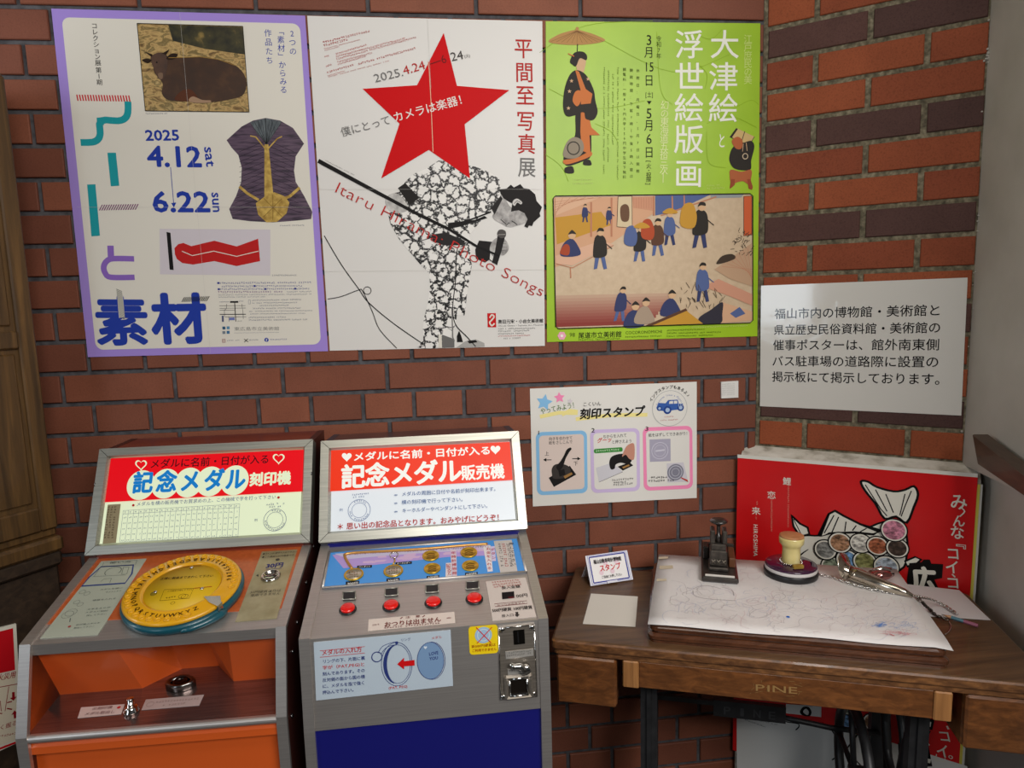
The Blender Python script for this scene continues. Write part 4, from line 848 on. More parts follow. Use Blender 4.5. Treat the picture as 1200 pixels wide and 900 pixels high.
pr.poly(n6(85, 178, 250, 190, 250, 240, 85, 222), ink(228, 228, 224), 2).blob(n6(150, 215, 165, 192, 190, 192, 205, 215, 195, 235, 165, 232), kb, 3).blob(n6(165, 215, 178, 200, 192, 215, 185, 230), ink(228, 228, 224), 4)
pr.stroke(n6(-10, 232, 40, 245, 90, 262, 140, 270, 145, 285, 130, 300), 1.2, kb, 4, smooth=4).stroke(n6(60, 240, 110, 258, 200, 270, 260, 268), 1.6, kb, 4, smooth=4)
for x, y, j, r in ((370, 262, 6, 15), (495, 265, 1, 14), (370, 190, 9, 12)):
    c = n6(x, y)[0]; pr.circ(c, r, kb, 5+j % 2*3).circ(c, r-1.6, wh, 6+j % 2*3).circ(c, r-3.2, scene_dot(j), 7+j % 2*3)
for a in ((300, 300, 350, 380, 440, 470), (330, 330, 380, 410), (420, 320, 360, 400, 300, 440)): pr.stroke(n6(*a), 1.6, kb, 4)
pr.poly(n6(725, 245, 780, 252, 770, 300, 722, 296), kb, 3).poly(n6(735, 258, 765, 262, 762, 285, 735, 282), wh, 4).poly(n6(722, 300, 765, 306, 745, 330, 770, 470, 720, 470), kb, 3).poly(n6(730, 312, 752, 316, 738, 345, 760, 370, 730, 375), wh, 4).poly(n6(720, 430, 765, 436, 760, 455, 720, 450), wh, 4).poly(n6(610, 360, 640, 364, 640, 470, 615, 470), kb, 3)
k5 = K(640, 780, 4.286)
pr.micro(k5(995, 252)[0], k5(1112, 282)[0], 3.0, ink(50, 50, 54), 3).micro(k5(998, 272)[0], k5(1108, 312)[0], 1.8, ink(80, 80, 84), 3).micro(k5(1000, 262)[0], k5(1165, 298)[0], 1.8, ink(80, 80, 84), 3)
pr.build('foot_print', fp)

# ================================================================== medal machines
steel = texmat('brushed_steel', [(0.3, (196, 190, 186)), (0.7, (210, 205, 200))], 8, (1, 60, 60), rough=0.42, metal=0.85, detail=4)
steel_w = texmat('champagne_frame', [(0.3, (172, 172, 162)), (0.7, (198, 197, 186))], 6, (1, 50, 50), rough=0.38, metal=0.85, detail=3)
orange = mat('orange_paint', (214, 92, 34), 0.32, coat=0.25); deck_or = texmat('orange_deck', [(0.3, (176, 84, 40)), (0.7, (196, 98, 50))], 120, rough=0.35, bmp=0.12, coat=0.2)
maroon = mat('maroon_side', (74, 34, 28), 0.4); brick_red = mat('red_oxide_top', (126, 52, 36), 0.35, coat=0.2); navyp = mat('navy_paint', (22, 24, 112), 0.3, coat=0.25); darkt = mat('top_brick_reflection', (70, 48, 52), 0.3, coat=0.3)  # vending machine top: brick reflection painted into its purple-brown colour
boltm = mat('bolt_steel', (150, 150, 150), 0.3, 1.0); blackp = mat('black_plastic', (24, 24, 26), 0.35); chrome = mat('chrome', (214, 212, 208), 0.1, 1.0)
class Machine: pass
def machine(x, w, yaw, prof, label, top_m, side_m, strip_m, low_m):
    M = Machine(); M.T = frame((x, 0, 0), yaw); M.w = w; T = M.T
    M.A, M.B, M.C, M.D, M.E, M.F, M.G = prof   # (y,z): back top, sign top, sign foot, deck top, deck front, front break, foot
    M.root = empty('medal_machine', T(w/2, -0.25, 0), label, 'vending machine', 'medal machines')
    t = 0.013
    side = [(M.A[0], 0.0), M.A, M.B, M.C, M.D, M.E, M.F, (M.G[0], M.G[1]), (M.G[0]+0.01, 0.0)]
    for x0, x1 in ((0, t), (w-t, w)):
        b = MB(); b.prism(T, side, x0, x1, side_m); 
        for (y, z) in ((M.A[0]-0.03, 0.9), (M.B[0]-0.04, M.B[1]-0.06), (M.C[0]+0.03, M.C[1]-0.02), (M.D[0]-0.06, M.D[1]-0.05), (M.D[0]-0.15, M.D[1]-0.085), (M.E[0]+0.03, M.E[1]-0.06), (M.F[0]+0.03, M.F[1]-0.02)):
            b.lathe(T(x0 if x0 == 0 else x1, y, z), T(1, 0, 0)-T(0, 0, 0) if x0 else T(-1, 0, 0)-T(0, 0, 0), [(0.004, 0), (0.004, 0.0015), (0.002, 0.003)], boltm, 10)
        b.build('side_panel', M.root)
    b = MB(); b.prism(T, [(M.A[0]+0.001, 0.0), (M.A[0]+0.001, M.A[1]-0.001), (M.B[0]+0.008, M.B[1]-0.001), (M.C[0]+0.008, M.C[1]), (M.C[0]+0.05, M.C[1]-0.1), (M.C[0]+0.05, 0)], t, w-t, top_m); b.build('cabinet', M.root)
    def slope_plane(P, Q):   # plane through two profile points, facing outwards
        a = T(0, *P); c = T(0, *Q); u = T(1, 0, 0)-T(0, 0, 0); n = u.cross(a-c); return Plane(a, n, u)
    M.sign = slope_plane(M.B, M.C); M.deck = slope_plane(M.D, M.E); M.front = slope_plane(M.E, M.F)
    # bright sheet trim along both edges
    for x0, x1 in ((-0.001, 0.016), (w-0.016, w+0.001)):
        b = MB(); pts = [M.D, M.E, M.F, (M.G[0], M.G[1]), (M.G[0]+0.01, 0.02)]
        out = []
        for i, p in enumerate(pts):
            a = pts[max(0, i-1)]; c = pts[min(len(pts)-1, i+1)]; d = V((c[0]-a[0], c[1]-a[1])).normalized(); n = V((d.y, -d.x))
            if n.x > 0 and abs(n.x) > abs(n.y): n = -n
            if n.y < 0 and abs(n.y) >= abs(n.x): n = -n
            out.append((p[0]+n.x*0.0035, p[1]+n.y*0.0035))
        prof_ = out+[(p[0]+0.004, p[1]-0.004) for p in pts[::-1]]
        for i in range(len(pts)-1): b.prism(T, [out[i], out[i+1], (pts[i+1][0]+0.004, pts[i+1][1]-0.003), (pts[i][0]+0.004, pts[i][1]-0.003)], x0, x1, steel)
        b.build('edge_trim', M.root)
    # lit sign: frame of four mitred bars round a glowing panel
    S = M.sign; M.strip_m = strip_m
    H_ = (V(M.B)-V(M.C)).length; g = 0.0195; th = 0.010
    def sp(x_, s_, h): 
        y = M.C[0]+(M.B[0]-M.C[0])*s_/H_; z = M.C[1]+(M.B[1]-M.C[1])*s_/H_; return T(x_, y, z)+S.n*h
    b = MB(); o4 = [(-0.002, -0.001), (w+0.002, -0.001), (w+0.002, H_+0.001), (-0.002, H_+0.001)]; i4 = [(g, g*1.05), (w-g, g*1.05), (w-g, H_-g*1.0), (g, H_-g*1.0)]
    m4 = [(g*0.75, g*0.8), (w-g*0.75, g*0.8), (w-g*0.75, H_-g*0.75), (g*0.75, H_-g*0.75)]
    for i in range(4):
        j = (i+1) % 4; c = 0.0006
        a0, a1, b0, b1, d0, d1 = o4[i], o4[j], i4[i], i4[j], m4[i], m4[j]
        e = V((a1[0]-a0[0], a1[1]-a0[1])).normalized()*c
        q = lambda p, s_, h: sp(p[0]+e.x*s_, p[1]+e.y*s_, h)
        b.add([q(a0, 1, -0.02), q(a1, -1, -0.02), q(a1, -1, th), q(a0, 1, th), q(d0, 1, th), q(d1, -1, th), q(b0, 1, 0.003), q(b1, -1, 0.003), q(b0, 1, -0.012), q(b1, -1, -0.012)],
              [[0, 1, 2, 3], [3, 2, 5, 4], [4, 5, 7, 6], [6, 7, 9, 8], [0, 3, 4, 6, 8], [1, 9, 7, 5, 2]], steel_w)
    for x_ in (0.16*w+0.01, 0.8*w): b.lathe(sp(x_, H_-0.001, 0.0), T(0, 0, 1)-T(0, 0, 0), [(0.0035, 0), (0.0035, 0.003), (0.0012, 0.005)], boltm, 8)
    b.build('sign_frame', M.root)
    M.signface = S.off(0.0035)
    return M
Z = 1.40
# ---- engraving machine (orange)
M1 = machine(-0.67126, 0.41843, math.radians(-1.4516), [(-0.03, Z-.289), (-.154, Z-.287), (-.248, Z-.473), (-.243, Z-.483), (-.467, Z-.539), (-.502, Z-.676), (-.499, Z-.80)],
             'orange medal engraving machine with a round yellow letter dial on its deck', brick_red, maroon, brick_red, orange)
def sign_panel(M, bg):
    S = M.signface; b = MB(); T = M.T; w = M.w; g = 0.018
    B_, C_ = V(M.B), V(M.C); P_ = lambda s_: C_+(B_-C_)*s_
    q = [T(g, *P_(0.91))+S.n*0.003, T(w-g, *P_(0.91))+S.n*0.003, T(w-g, *P_(0.09))+S.n*0.003, T(g, *P_(0.09))+S.n*0.003]
    b.slab(q, S.n, 0.004, bg); o = b.build('sign_panel', M.root); return o
crm = lit(234, 245, 208, 0.72); sred = lit(238, 8, 24, 0.72); sblu = lit(20, 140, 226, 0.5); sdark = ink(70, 14, 24); snav = ink(50, 66, 130)
sp1 = sign_panel(M1, crm); k = K(110, 510, 4.615)
pr = Print(M1.signface.off(0.003), 0.0003, 0.0002)
pr.poly(k(92, 126, 1140, 78, 1132, 304, 60, 363), sred, 0)
pr.line('メダルに名前・日付が入る', k(302, 176)[0], k(950, 148)[0], 11.8, sdark, 2, 0.012, 3)
for x, y in ((256, 160), (1000, 126)): pr.heart(k(x, y)[0], 7.0, crm, 2).heart(k(x, y)[0], 5.2, sred, 3)
for x, y in ((256, 270), (388, 262), (514, 256), (630, 250), (762, 244)): pr.circ(k(x, y)[0], 16.6, crm, 2, r2=17.5)
for i, ch in enumerate('記念メダル'): x = (206, 334, 462, 592, 708)[i]; y = (304, 300, 296, 291, 286)[i]; pr.line(ch, k(x, y)[0], k(x+112, y-5)[0], 27.5, sblu, 4, 0.036, 3)
pr.line('刻印機', k(840, 270)[0], k(1066, 258)[0], 17, crm, 4, 0.04, 3)
pr.line('メダルを横の販売機でお買求めの上、この機械で字を打って下さい', k(230, 382)[0], k(986, 342)[0], 5.4, ink(60, 90, 150), 2, 0, 2)
for x, y in ((214, 379), (999, 337)): pr.circ(k(x, y)[0], 1.5, ink(190, 30, 30), 2)
pr.poly(k(76, 376, 146, 372, 120, 582, 48, 588), ink(150, 138, 108), 1)
for x in (112, 92, 74): pr.micro((k(x, 384)[0]), (k(x-22, 574)[0]), 3.0, ink(80, 66, 50), 2)
# letter table
tq = k(160, 408, 790, 372, 780, 548, 140, 578)
for i in range(23): t_ = i/22; pr.stroke([mixq(tq, t_, 0), mixq(tq, t_, 1)], 0.3, snav, 2)
for t_ in (0, 0.11, 1): pr.stroke([mixq(tq, 0, t_), mixq(tq, 1, t_)], 0.3, snav, 2)
for r_ in range(6):
    for c_ in range(22):
        p = mixq(tq, (c_+0.2)/22, 0.085 if r_ == 0 else 0.07+r_*0.18); p1_ = mixq(tq, (c_+0.85)/22, 0.085 if r_ == 0 else 0.07+r_*0.18); pr.micro(p, p1_, 1.8 if r_ else 2.2, snav, 2)
c = k(980, 458)[0]
pr.ring(c, 13.2, 0.5, snav, 2).ring(c, 9.4, 0.4, snav, 2).microarc(c, 11.3, 60, 120, 2.4, snav, 2).microarc(c, 11.3, 190, 350, 2.4, snav, 2)
pr.micro(k(932, 380)[0], k(1042, 373)[0], 2.4, snav, 2).micro(k(948, 394)[0], k(1020, 389)[0], 2.4, snav, 2).line('例', k(868, 466)[0], k(886, 465)[0], 3.6, snav, 2)
pr.build('sign_print', sp1)
T = M1.T; w1 = M1.w
D, E, F = V(M1.D), V(M1.E), V(M1.F)
on = lambda s_, h: (D.x+(E.x-D.x)*s_, D.y+(E.y-D.y)*s_+h)   # a point along the deck's slope
b = MB(); b.prism(T, [on(-0.03, 0.0), on(1.0, 0.0), (E.x+0.002, E.y-0.019), (E.x+0.012, E.y-0.019), on(0.93, -0.012), on(-0.03, -0.012)], 0.013, w1-0.013, steel); b.build('deck', M1.root)
dk1 = M1.root.children[-1]
pd = M1.deck
b = MB(); q = K(0, 500, 3.158)(395, 488, 1140, 440, 1010, 697, 150, 752)
b.prism(T, [on(-0.02, 0.0), on(0.79, 0.0), on(0.79, 0.0012), on(-0.02, 0.0012)], 0.016, w1-0.016, deck_or); b.build('orange_deck_plate', M1.root)
b = MB(); b.prism(T, [(M1.C[0]+0.004, M1.C[1]-0.001), (M1.C[0]+0.004, M1.C[1]-0.012), (M1.C[0]+0.05, M1.C[1]-0.012), (M1.C[0]+0.05, M1.C[1])], 0.013, w1-0.013, brick_red); b.build('sign_foot_strip', M1.root)
# instruction plate with line drawings
k = K(0, 500, 3.158); k8_ = K(30, 650, 7.5)
pale = mat('plate_pale', (176, 182, 166), 0.3, coat=0.3); lnc = ink(96, 104, 100); lnb = ink(50, 66, 130)
DP = pd.off(0.0016)
q = P2('118.7,657.7 172,654.5 114.6,743.8 46.9,748'); o = sheet('instruction_plate', DP, q, pale, 0.0012, parent=M1.root)
pr = Print(DP)
pr.loop(k8_(665, 108, 948, 92, 934, 170, 875, 252, 495, 278, 560, 200), 1.4, lnb, 1)
for a in ((700, 68, 980, 50), (676, 98, 690, 66), (965, 92, 980, 50), (590, 195, 880, 180), (660, 110, 600, 195)): pr.stroke(k8_(*a), 0.35, lnc, 1)
pr.ring(k8_(770, 148)[0], 9, 0.7, lnc, 1, ry=0.95, a0=-30, a1=230).frame(k8_(860, 112, 910, 110, 890, 172, 845, 175), 0.35, lnc, 1).stroke(k8_(660, 240, 690, 215, 755, 210, 740, 250), 0.35, lnc, 1)
pr.line('使い方', k8_(730, 82)[0], k8_(930, 70)[0], 3.8, lnc, 1)
for p in ((500, 330), (540, 345), (450, 420), (480, 440), (370, 530), (400, 510)): pr.ring(k8_(*p)[0], 3.4 if p[0] > 410 else 6.5, 0.35, lnc, 1)
for t_, x0, y0, x1, y1 in (('メダルを横に', 650, 315, 850, 300), ('セットします', 700, 338, 840, 325), ('硬貨を入れる', 585, 410, 795, 392), ('文字をえらび', 535, 490, 745, 470), ('メダルに刻印', 520, 516, 722, 500), ('押して下さい', 530, 545, 710, 528), ('刻印後メダルを', 440, 626, 655, 606), ('取出して下さい', 420, 654, 600, 638)): pr.line(t_, k8_(x0, y0)[0], k8_(x1, y1)[0], 2.9, lnc, 1, 0, 1)
pr.circ(k8_(386, 634)[0], 1.8, ink(160, 70, 70), 1).stroke(k8_(395, 560, 388, 595), 0.8, lnc, 1)
pr.build('plate_print', o)
# coin plate
plate_g = texmat('coin_plate_brass', [(0.3, (150, 140, 104)), (0.7, (178, 168, 134))], 30, rough=0.38, metal=0.25, coat=0.2)
q = P2('307,646.3 348.5,643.8 324,724.2 275.5,728.3'); o = sheet('coin_plate', DP, q, plate_g, 0.0014, parent=M1.root)
pr = Print(DP); k2_ = K(130, 635, 4.8)
pr.line('30円', k2_(868, 148)[0], k2_(968, 140)[0], 8.2, ink(52, 50, 110), 1, 0.03).stroke(k2_(872, 156, 960, 150), 0.6, ink(52, 50, 110), 1)
pr.line('●コインは1枚ずつ入れて下さい', k2_(852, 74)[0], k2_(1044, 62)[0], 3.4, ink(70, 64, 52), 1, 0, 1).line('●この機械は30円専用です', k2_(848, 92)[0], k2_(1030, 80)[0], 3.4, ink(70, 64, 52), 1, 0, 1)
pr.line('30円硬貨以外は', k2_(780, 292)[0], k2_(956, 280)[0], 4.6, ink(80, 76, 64), 1, 0, 1).line('使用できません', k2_(782, 310)[0], k2_(952, 297)[0], 4.6, ink(80, 76, 64), 1, 0, 1)
pr.circ(k2_(938, 101)[0], 2.4, ink(70, 66, 60), 1).poly(k2_(816, 190, 830, 183, 830, 197), ink(70, 66, 60), 1)
pr.build('plate_print', o)
cc = DP.hit(k2_(900, 196)[0]); rr = 11.5*DP.mpp(k2_(900, 196)[0])[0]
b = MB(); b.lathe(cc, DP.n, [(rr, 0), (rr, 0.003), (rr*0.9, 0.0055), (rr*0.72, 0.005), (rr*0.66, 0.001), (0.001, 0.0008)], chrome, 36); u, v = DP.u, DP.v
b.slab([cc+u*(x*rr)+v*(y*rr)+DP.n*0.0012 for x, y in ((-0.55, 0.1), (0.5, 0.18), (0.5, 0.02), (-0.5, -0.08))], DP.n, 0.0003, blackp); b.build('coin_slot', o)
# letter dial
lo = P2('214.5,693')[0]; zz = pd.off(0.024)
L0, R0 = zz.hit((144.5, 700)), zz.hit((284.5, 676)); T0, B0 = zz.hit((232, 648.5)), zz.hit((196, 730.5))
cen = (zz.hit((229, 649.0))+zz.hit((193, 729.8)))/2; cen = (cen+(L0+R0)/2)/2; cen = cen - pd.n*0.024
R_ = ((L0-R0).length+(T0-B0).length)/4; N = pd.n
yelp = mat('dial_yellow', (226, 166, 22), 0.28, coat=0.35); yelp2 = mat('dial_yellow_face', (216, 176, 14), 0.5); tealp = mat('dial_teal', (20, 82, 96), 0.3, coat=0.3); amb = mat('dial_skirt', (206, 160, 84), 0.35)
b = MB(); b.lathe(cen, N, [(R_*1.0, 0.001), (R_*1.025, 0.003), (R_*1.04, 0.012), (R_*1.02, 0.0155), (R_*0.9, 0.016)], tealp, 72)
b.build('dial_base', M1.root)
b = MB(); b.lathe(cen, N, [(R_*0.93, 0.0155), (R_*0.985, 0.017), (R_, 0.020), (R_*0.985, 0.0235), (R_*0.95, 0.0245), (R_*0.74, 0.0245), (R_*0.71, 0.0262), (R_*0.685, 0.0265), (R_*0.67, 0.0245), (R_*0.66, 0.0225), (0.001, 0.0225)], yelp, 84)
au = pd.u; av = pd.v
for i in range(36):      # finger dimples round the rim
    th = 2*math.pi*(i+0.35)/36; d_ = au*math.cos(th)+av*math.sin(th)
    if math.degrees(th) > 296 and math.degrees(th) < 352: continue
    b.lathe(cen+d_*(R_*0.892)+N*0.0245, N, [(R_*0.062, -0.0005), (R_*0.058, 0.0016), (R_*0.047, 0.0022), (R_*0.038, 0.0012), (R_*0.02, 0.0002), (0.0004, 0.0001)], yelp, 14)
dial = b.build('letter_dial', M1.root)
dfp = pd.off(0.0226)
b = MB(); b.lathe(cen, N, [(R_*0.645, 0.0222), (R_*0.645, 0.0232), (0.001, 0.0232)], yelp2, 64)
face = b.build('dial_face', dial)
pf = pd.off(0.0246); pr = Print(pf, 0.0002); cpx = proj(cen+N*0.0246); blkb = ink(58, 34, 12)
rpx = R_/pf.mpp(cpx)[0]
pr.arc('ABCDEFGHIJKLMNOPQRSTUVWXYZ', cpx, rpx*0.79, 84, 304, rpx*0.105, blkb, 1, 0.02, True)
pr.arc('0123456789', cpx, rpx*0.79, 74, 8, rpx*0.10, blkb, 1, 0.02, True)
pr.build('dial_letters', dial)
pf2 = pd.off(0.0233); pr = Print(pf2, 0.0002); c2 = proj(cen+N*0.0233); k2_ = K(130, 635, 4.8)
pr.line('正確に最後までまわして下さい', k2_(275, 214)[0], k2_(575, 196)[0], 4.2, blkb, 1, 0.01)
pr.stroke(k2_(405, 142, 510, 133), 0.7, ink(140, 70, 20), 1).stroke(k2_(468, 262, 568, 252), 1.0, ink(160, 40, 20), 1)
pr.loop(k2_(300, 270, 465, 262, 440, 318, 275, 332), 0.35, blkb, 1).line('この線まで戻して下さい', k2_(315, 282)[0], k2_(462, 272)[0], 2.6, blkb, 1).micro(k2_(305, 322)[0], k2_(370, 312)[0], 2.6, blkb, 1).ring(k2_(400, 306)[0], 4, 0.4, blkb, 1).ring(k2_(415, 308)[0], 4, 0.4, blkb, 1).ring(k2_(348, 345)[0], 2.4, 0.4, blkb, 1)
pr.build('face_print', dial)
for p in ((454, 146), (512, 264), (250, 284)):
    b = MB(); b.lathe(pf2.hit(k2_(*p)[0]), N, [(0.0035, 0), (0.003, 0.0018), (0.001, 0.0022)], chrome, 14); b.build('screw', dial)
b = MB(); b.lathe(pf2.hit(k2_(240, 292)[0]), N, [(0.0055, 0), (0.005, 0.001), (0.002, 0.0012)], ink(130, 110, 30), 18); b.build('brass_stud', dial)
b = MB(); d_ = (au*math.cos(math.radians(-37))+av*math.sin(math.radians(-37))); s_ = N.cross(d_)
b.add([cen+d_*(R_*a)+s_*(R_*c_)+N*h for a, c_, h in ((0.62, 0.0, 0.0275), (0.86, 0.16, 0.0275), (1.0, 0.07, 0.0275), (1.03, -0.04, 0.0275), (0.84, -0.05, 0.0275), (0.62, 0.0, 0.0262), (0.86, 0.16, 0.0262), (1.0, 0.07, 0.0262), (1.03, -0.04, 0.0262), (0.84, -0.05, 0.0262))], [[0, 1, 2, 3, 4], [9, 8, 7, 6, 5]]+[[i, (i+1) % 5, 5+(i+1) % 5, 5+i] for i in range(5)], chrome)
b.hexa([cen+d_*(R_*a)+s_*(R_*c_)+N*h for h in (0.006, 0.0275) for a, c_ in ((1.0, 0.07), (1.03, -0.04), (1.055, -0.035), (1.025, 0.075))], chrome); b.build('finger_stop', M1.root)
b = MB(); b.tube([cen+(au*math.cos(math.radians(a))+av*math.sin(math.radians(a)))*(R_*1.055)+N*0.008 for a in (-32, -38, -46, -56, -66, -74)], [0.005, 0.0065, 0.0065, 0.0055, 0.005, 0.003], tealp, 10); b.build('dial_lever', M1.root)
# front recess: sloping orange back, shelf with niche, lower panel
sl = lambda y, z: (y, z)
x0, x1 = 0.013, w1-0.013
ZB = F.y+0.012; YB = -0.405
Nx0, Nx1, Nm0, Nm1 = 0.150, 0.305, 0.197, 0.262     # niche across the width
yt, zt = E.x+0.014, E.y-0.019
b = MB()
def quad(a, b_, c_, d__, m): b.add([T(*p) for p in (a, b_, c_, d__)], [[0, 1, 2, 3]], m)
quad((x0, yt, zt), (Nx0-0.014, yt, zt), (Nx0, YB, ZB), (x0, YB, ZB), orange); quad((Nx1+0.014, yt, zt), (x1, yt, zt), (x1, YB, ZB), (Nx1, YB, ZB), orange)
quad((Nx0-0.014, yt, zt), (Nm0, yt+0.045, zt), (Nm0, YB+0.055, ZB), (Nx0, YB, ZB), orange); quad((Nm1, yt+0.045, zt), (Nx1+0.014, yt, zt), (Nx1, YB, ZB), (Nm1, YB+0.055, ZB), orange); quad((Nm0, yt+0.045, zt), (Nm1, yt+0.045, zt), (Nm1, YB+0.055, ZB), (Nm0, YB+0.055, ZB), orange)
quad((x0, yt, zt), (x1, yt, zt), (x1, yt+0.06, zt+0.001), (x0, yt+0.06, zt+0.001), orange)
b.prism(T, [(F.x+0.012, F.y-0.012), (F.x+0.004, F.y-0.022), (F.x+0.004, F.y-0.034), (F.x+0.018, F.y-0.034), (F.x+0.018, 0.06), (F.x+0.03, 0.06), (F.x+0.03, F.y-0.012)], x0, x1, orange)
for xx in (x0, x1): b.add([T(xx, *p) for p in ((E.x+0.004, E.y-0.01), (F.x+0.004, F.y), (YB, ZB), (yt, zt))], [[0, 1, 2, 3]], orange)
b.build('front_panel', M1.root)
b = MB(); b.prism(T, [(M1.G[0]+0.03, 0.0), (M1.G[0]+0.03, 0.07), (-0.1, 0.07), (-0.1, 0)], x0, x1, maroon); b.build('plinth', M1.root)
pinkst = texmat('shelf_steel_reflection', [(0.3, (128, 112, 110)), (0.7, (168, 150, 146))], 10, (1, 50, 50), rough=0.22, metal=0.9, detail=3)  # pinkish tint is a reddish reflection painted into the steel's colour
b = MB()
poly = [(x0, F.x+0.003, F.y), (x1, F.x+0.003, F.y), (x1, YB, ZB), (Nx1, YB, ZB), (Nm1, YB+0.055, ZB+0.001), (Nm0, YB+0.055, ZB+0.001), (Nx0, YB, ZB), (x0, YB, ZB)]
b.add([T(*p) for p in poly]+[T(p[0], p[1], p[2]-0.003) for p in poly], [list(range(8)), list(range(8, 16))[::-1]]+[[i, (i+1) % 8, 8+(i+1) % 8, 8+i] for i in range(8)], pinkst)
lipp = [V((F.x+0.003+0.0065*math.sin(t_)*-1, F.y-0.006+0.0065*math.cos(t_))) for t_ in [i*math.pi/8 for i in range(9)]]
b.prism(T, [(p.x, p.y) for p in lipp]+[(F.x+0.01, F.y-0.012), (F.x+0.01, F.y+0.0004)], x0+0.003, x1-0.003, steel)
b.build('shelf', M1.root); shf = M1.root.children[-1]
u = T(1, 0, 0)-T(0, 0, 0); a_ = T(0, F.x, F.y); c_ = T(0, YB, ZB); SP = Plane(a_, u.cross(c_-a_), u)
k2_ = K(0, 700, 3.158)
for q, ts in (((300, 407, 462, 395, 448, 432, 287, 447), (('④刻印後', 338, 418, 415, 411), ('メダル取出し', 310, 437, 424, 428))), ((540, 378, 755, 360, 737, 400, 523, 417), ())):
    st = sheet('shelf_label', SP.off(0.0006), k2_(*q), ink(206, 184, 178) if ts else mat('clear_label', (180, 160, 156), 0.2), 0.0004, parent=shf)
    pr = Print(SP.off(0.0006), 0.0002)
    for t_, xa, ya, xb, yb in ts: pr.line(t_, k2_(xa, ya)[0], k2_(xb, yb)[0], 5.2, ink(110, 60, 60), 1, 0.01)
    if not ts: pr.ring(k2_(556, 396)[0], 4, 0.5, ink(130, 110, 106), 1).micro(k2_(575, 392)[0], k2_(738, 378)[0], 3, ink(130, 108, 104), 1).micro(k2_(600, 404)[0], k2_(690, 396)[0], 3, ink(130, 108, 104), 1)
    else: pr.circ(k2_(440, 408)[0], 2.2, ink(190, 50, 50), 1)
    pr.build('label_print', shf)
pc = SP.hit(k2_(487, 423)[0]); up = V((0, 0, 1))
b = MB(); b.lathe(pc, up, [(0.0125, 0), (0.0125, 0.003), (0.0105, 0.005), (0.0105, 0.008), (0.0085, 0.010), (0.0055, 0.0105), (0.0058, 0.0235), (0.005, 0.0245), (0.0005, 0.0245)], chrome, 28); b.build('plunger_knob', M1.root)
oc = SP.hit(k2_(670, 330)[0], 0.001)
b = MB(); ring_ = []
for i in range(40):
    th = 2*math.pi*i/40; r_ = 0.0205*(1+0.18*max(0, math.cos(2*th))); ring_.append((math.cos(th)*r_*1.05, math.sin(th)*r_*0.8))
mkr = lambda s_, h: [oc+u*(x*s_)+SP.v*(y*s_)+SP.n*h for x, y in ring_]
rings = [mkr(1.0, 0), mkr(1.0, 0.009), mkr(0.93, 0.012), mkr(0.72, 0.012), mkr(0.62, 0.007), mkr(0.58, 0.002), mkr(0.02, 0.0015)]
b.add([p for r_ in rings for p in r_], [[i*40+j, i*40+(j+1) % 40, (i+1)*40+(j+1) % 40, (i+1)*40+j] for i in range(6) for j in range(40)], mat('outlet_steel', (120, 118, 116), 0.22, 1.0), True)
b.lathe(oc+SP.n*0.008, SP.n, [(0.0125, 0), (0.012, 0.003), (0.0085, 0.002), (0.008, -0.004), (0.0005, -0.005)], mat('outlet_dark', (70, 62, 58), 0.25, 1.0), 30)
b.build('medal_outlet', M1.root)
# ---- vending machine (blue)
M2 = machine(-0.23376, 0.40442, math.radians(0.139), [(-.03, Z-.302), (-.191, Z-.287), (-.289, Z-.465), (-.283, Z-.476), (-.528, Z-.538), (-.537, Z-.692), (-.537, Z-.80)],
             'blue medal vending machine with four red buttons, beside the sewing table', darkt, mat('vending_side', (60, 62, 74), 0.4), navyp, navyp)
whl = lit(232, 238, 242, 0.68); ored = lit(244, 52, 14, 0.72); wl2 = lit(250, 250, 240, 0.7)
sp2 = sign_panel(M2, whl); k = K(340, 490, 3.75)
pr = Print(M2.signface.off(0.003), 0.0003, 0.0002)
pr.poly(k(180, 142, 965, 104, 978, 272, 176, 322), ored, 0)
pr.line('メダルに名前・日付が入る', k(276, 186)[0], k(884, 156)[0], 11.0, wl2, 2, 0.03, 3)
for x, y in ((249, 170), (902, 138)): pr.heart(k(x, y)[0], 5.8, wl2, 2)
for i, ch in enumerate('記念メダル'): x = (222, 328, 436, 542, 648)[i]; y = (303, 296, 290, 285, 279)[i]; pr.line(ch, k(x, y-3)[0], k(x+110, y-8)[0], 30, wl2, 3, 0.032, 3)
pr.line('販売機', k(752, 268)[0], k(944, 258)[0], 19, wl2, 3, 0.026, 3)
nb = ink(50, 90, 150); nr = ink(180, 40, 30)
for t_, x0, y0, x1, y1 in (('メダルの周囲に日付や名前が刻印出来ます。', 490, 342, 916, 318), ('横の刻印機で行って下さい。', 490, 378, 772, 364), ('キーホルダーやペンダントにして下さい。', 492, 415, 880, 392)):
    pr.line(t_, k(x0, y0)[0], k(x1, y1)[0], 5.6, nb, 2, 0.008).line('※', k(455, y0+2)[0], k(474, y0+1)[0], 4, nb, 2)
pr.line('＊ 思い出の記念品となります。おみやげにどうぞ！', k(204, 490)[0], k(938, 446)[0], 8.6, nr, 2, 0.02)
c = k(304, 405)[0]; pr.ring(c, 13, 0.5, nb, 2).ring(c, 8.8, 0.4, nb, 2).microarc(c, 11.0, 50, 130, 2.4, nb, 2).microarc(c, 11.0, 190, 350, 2.4, nb, 2).micro(k(264, 342)[0], k(352, 335)[0], 2.2, nb, 2).micro(k(276, 352)[0], k(330, 348)[0], 2.2, nb, 2).line('例', k(216, 409)[0], k(232, 408)[0], 3.6, nb, 2)
pr.build('sign_print', sp2)
T = M2.T; w2 = M2.w; D, E, F = V(M2.D), V(M2.E), V(M2.F)
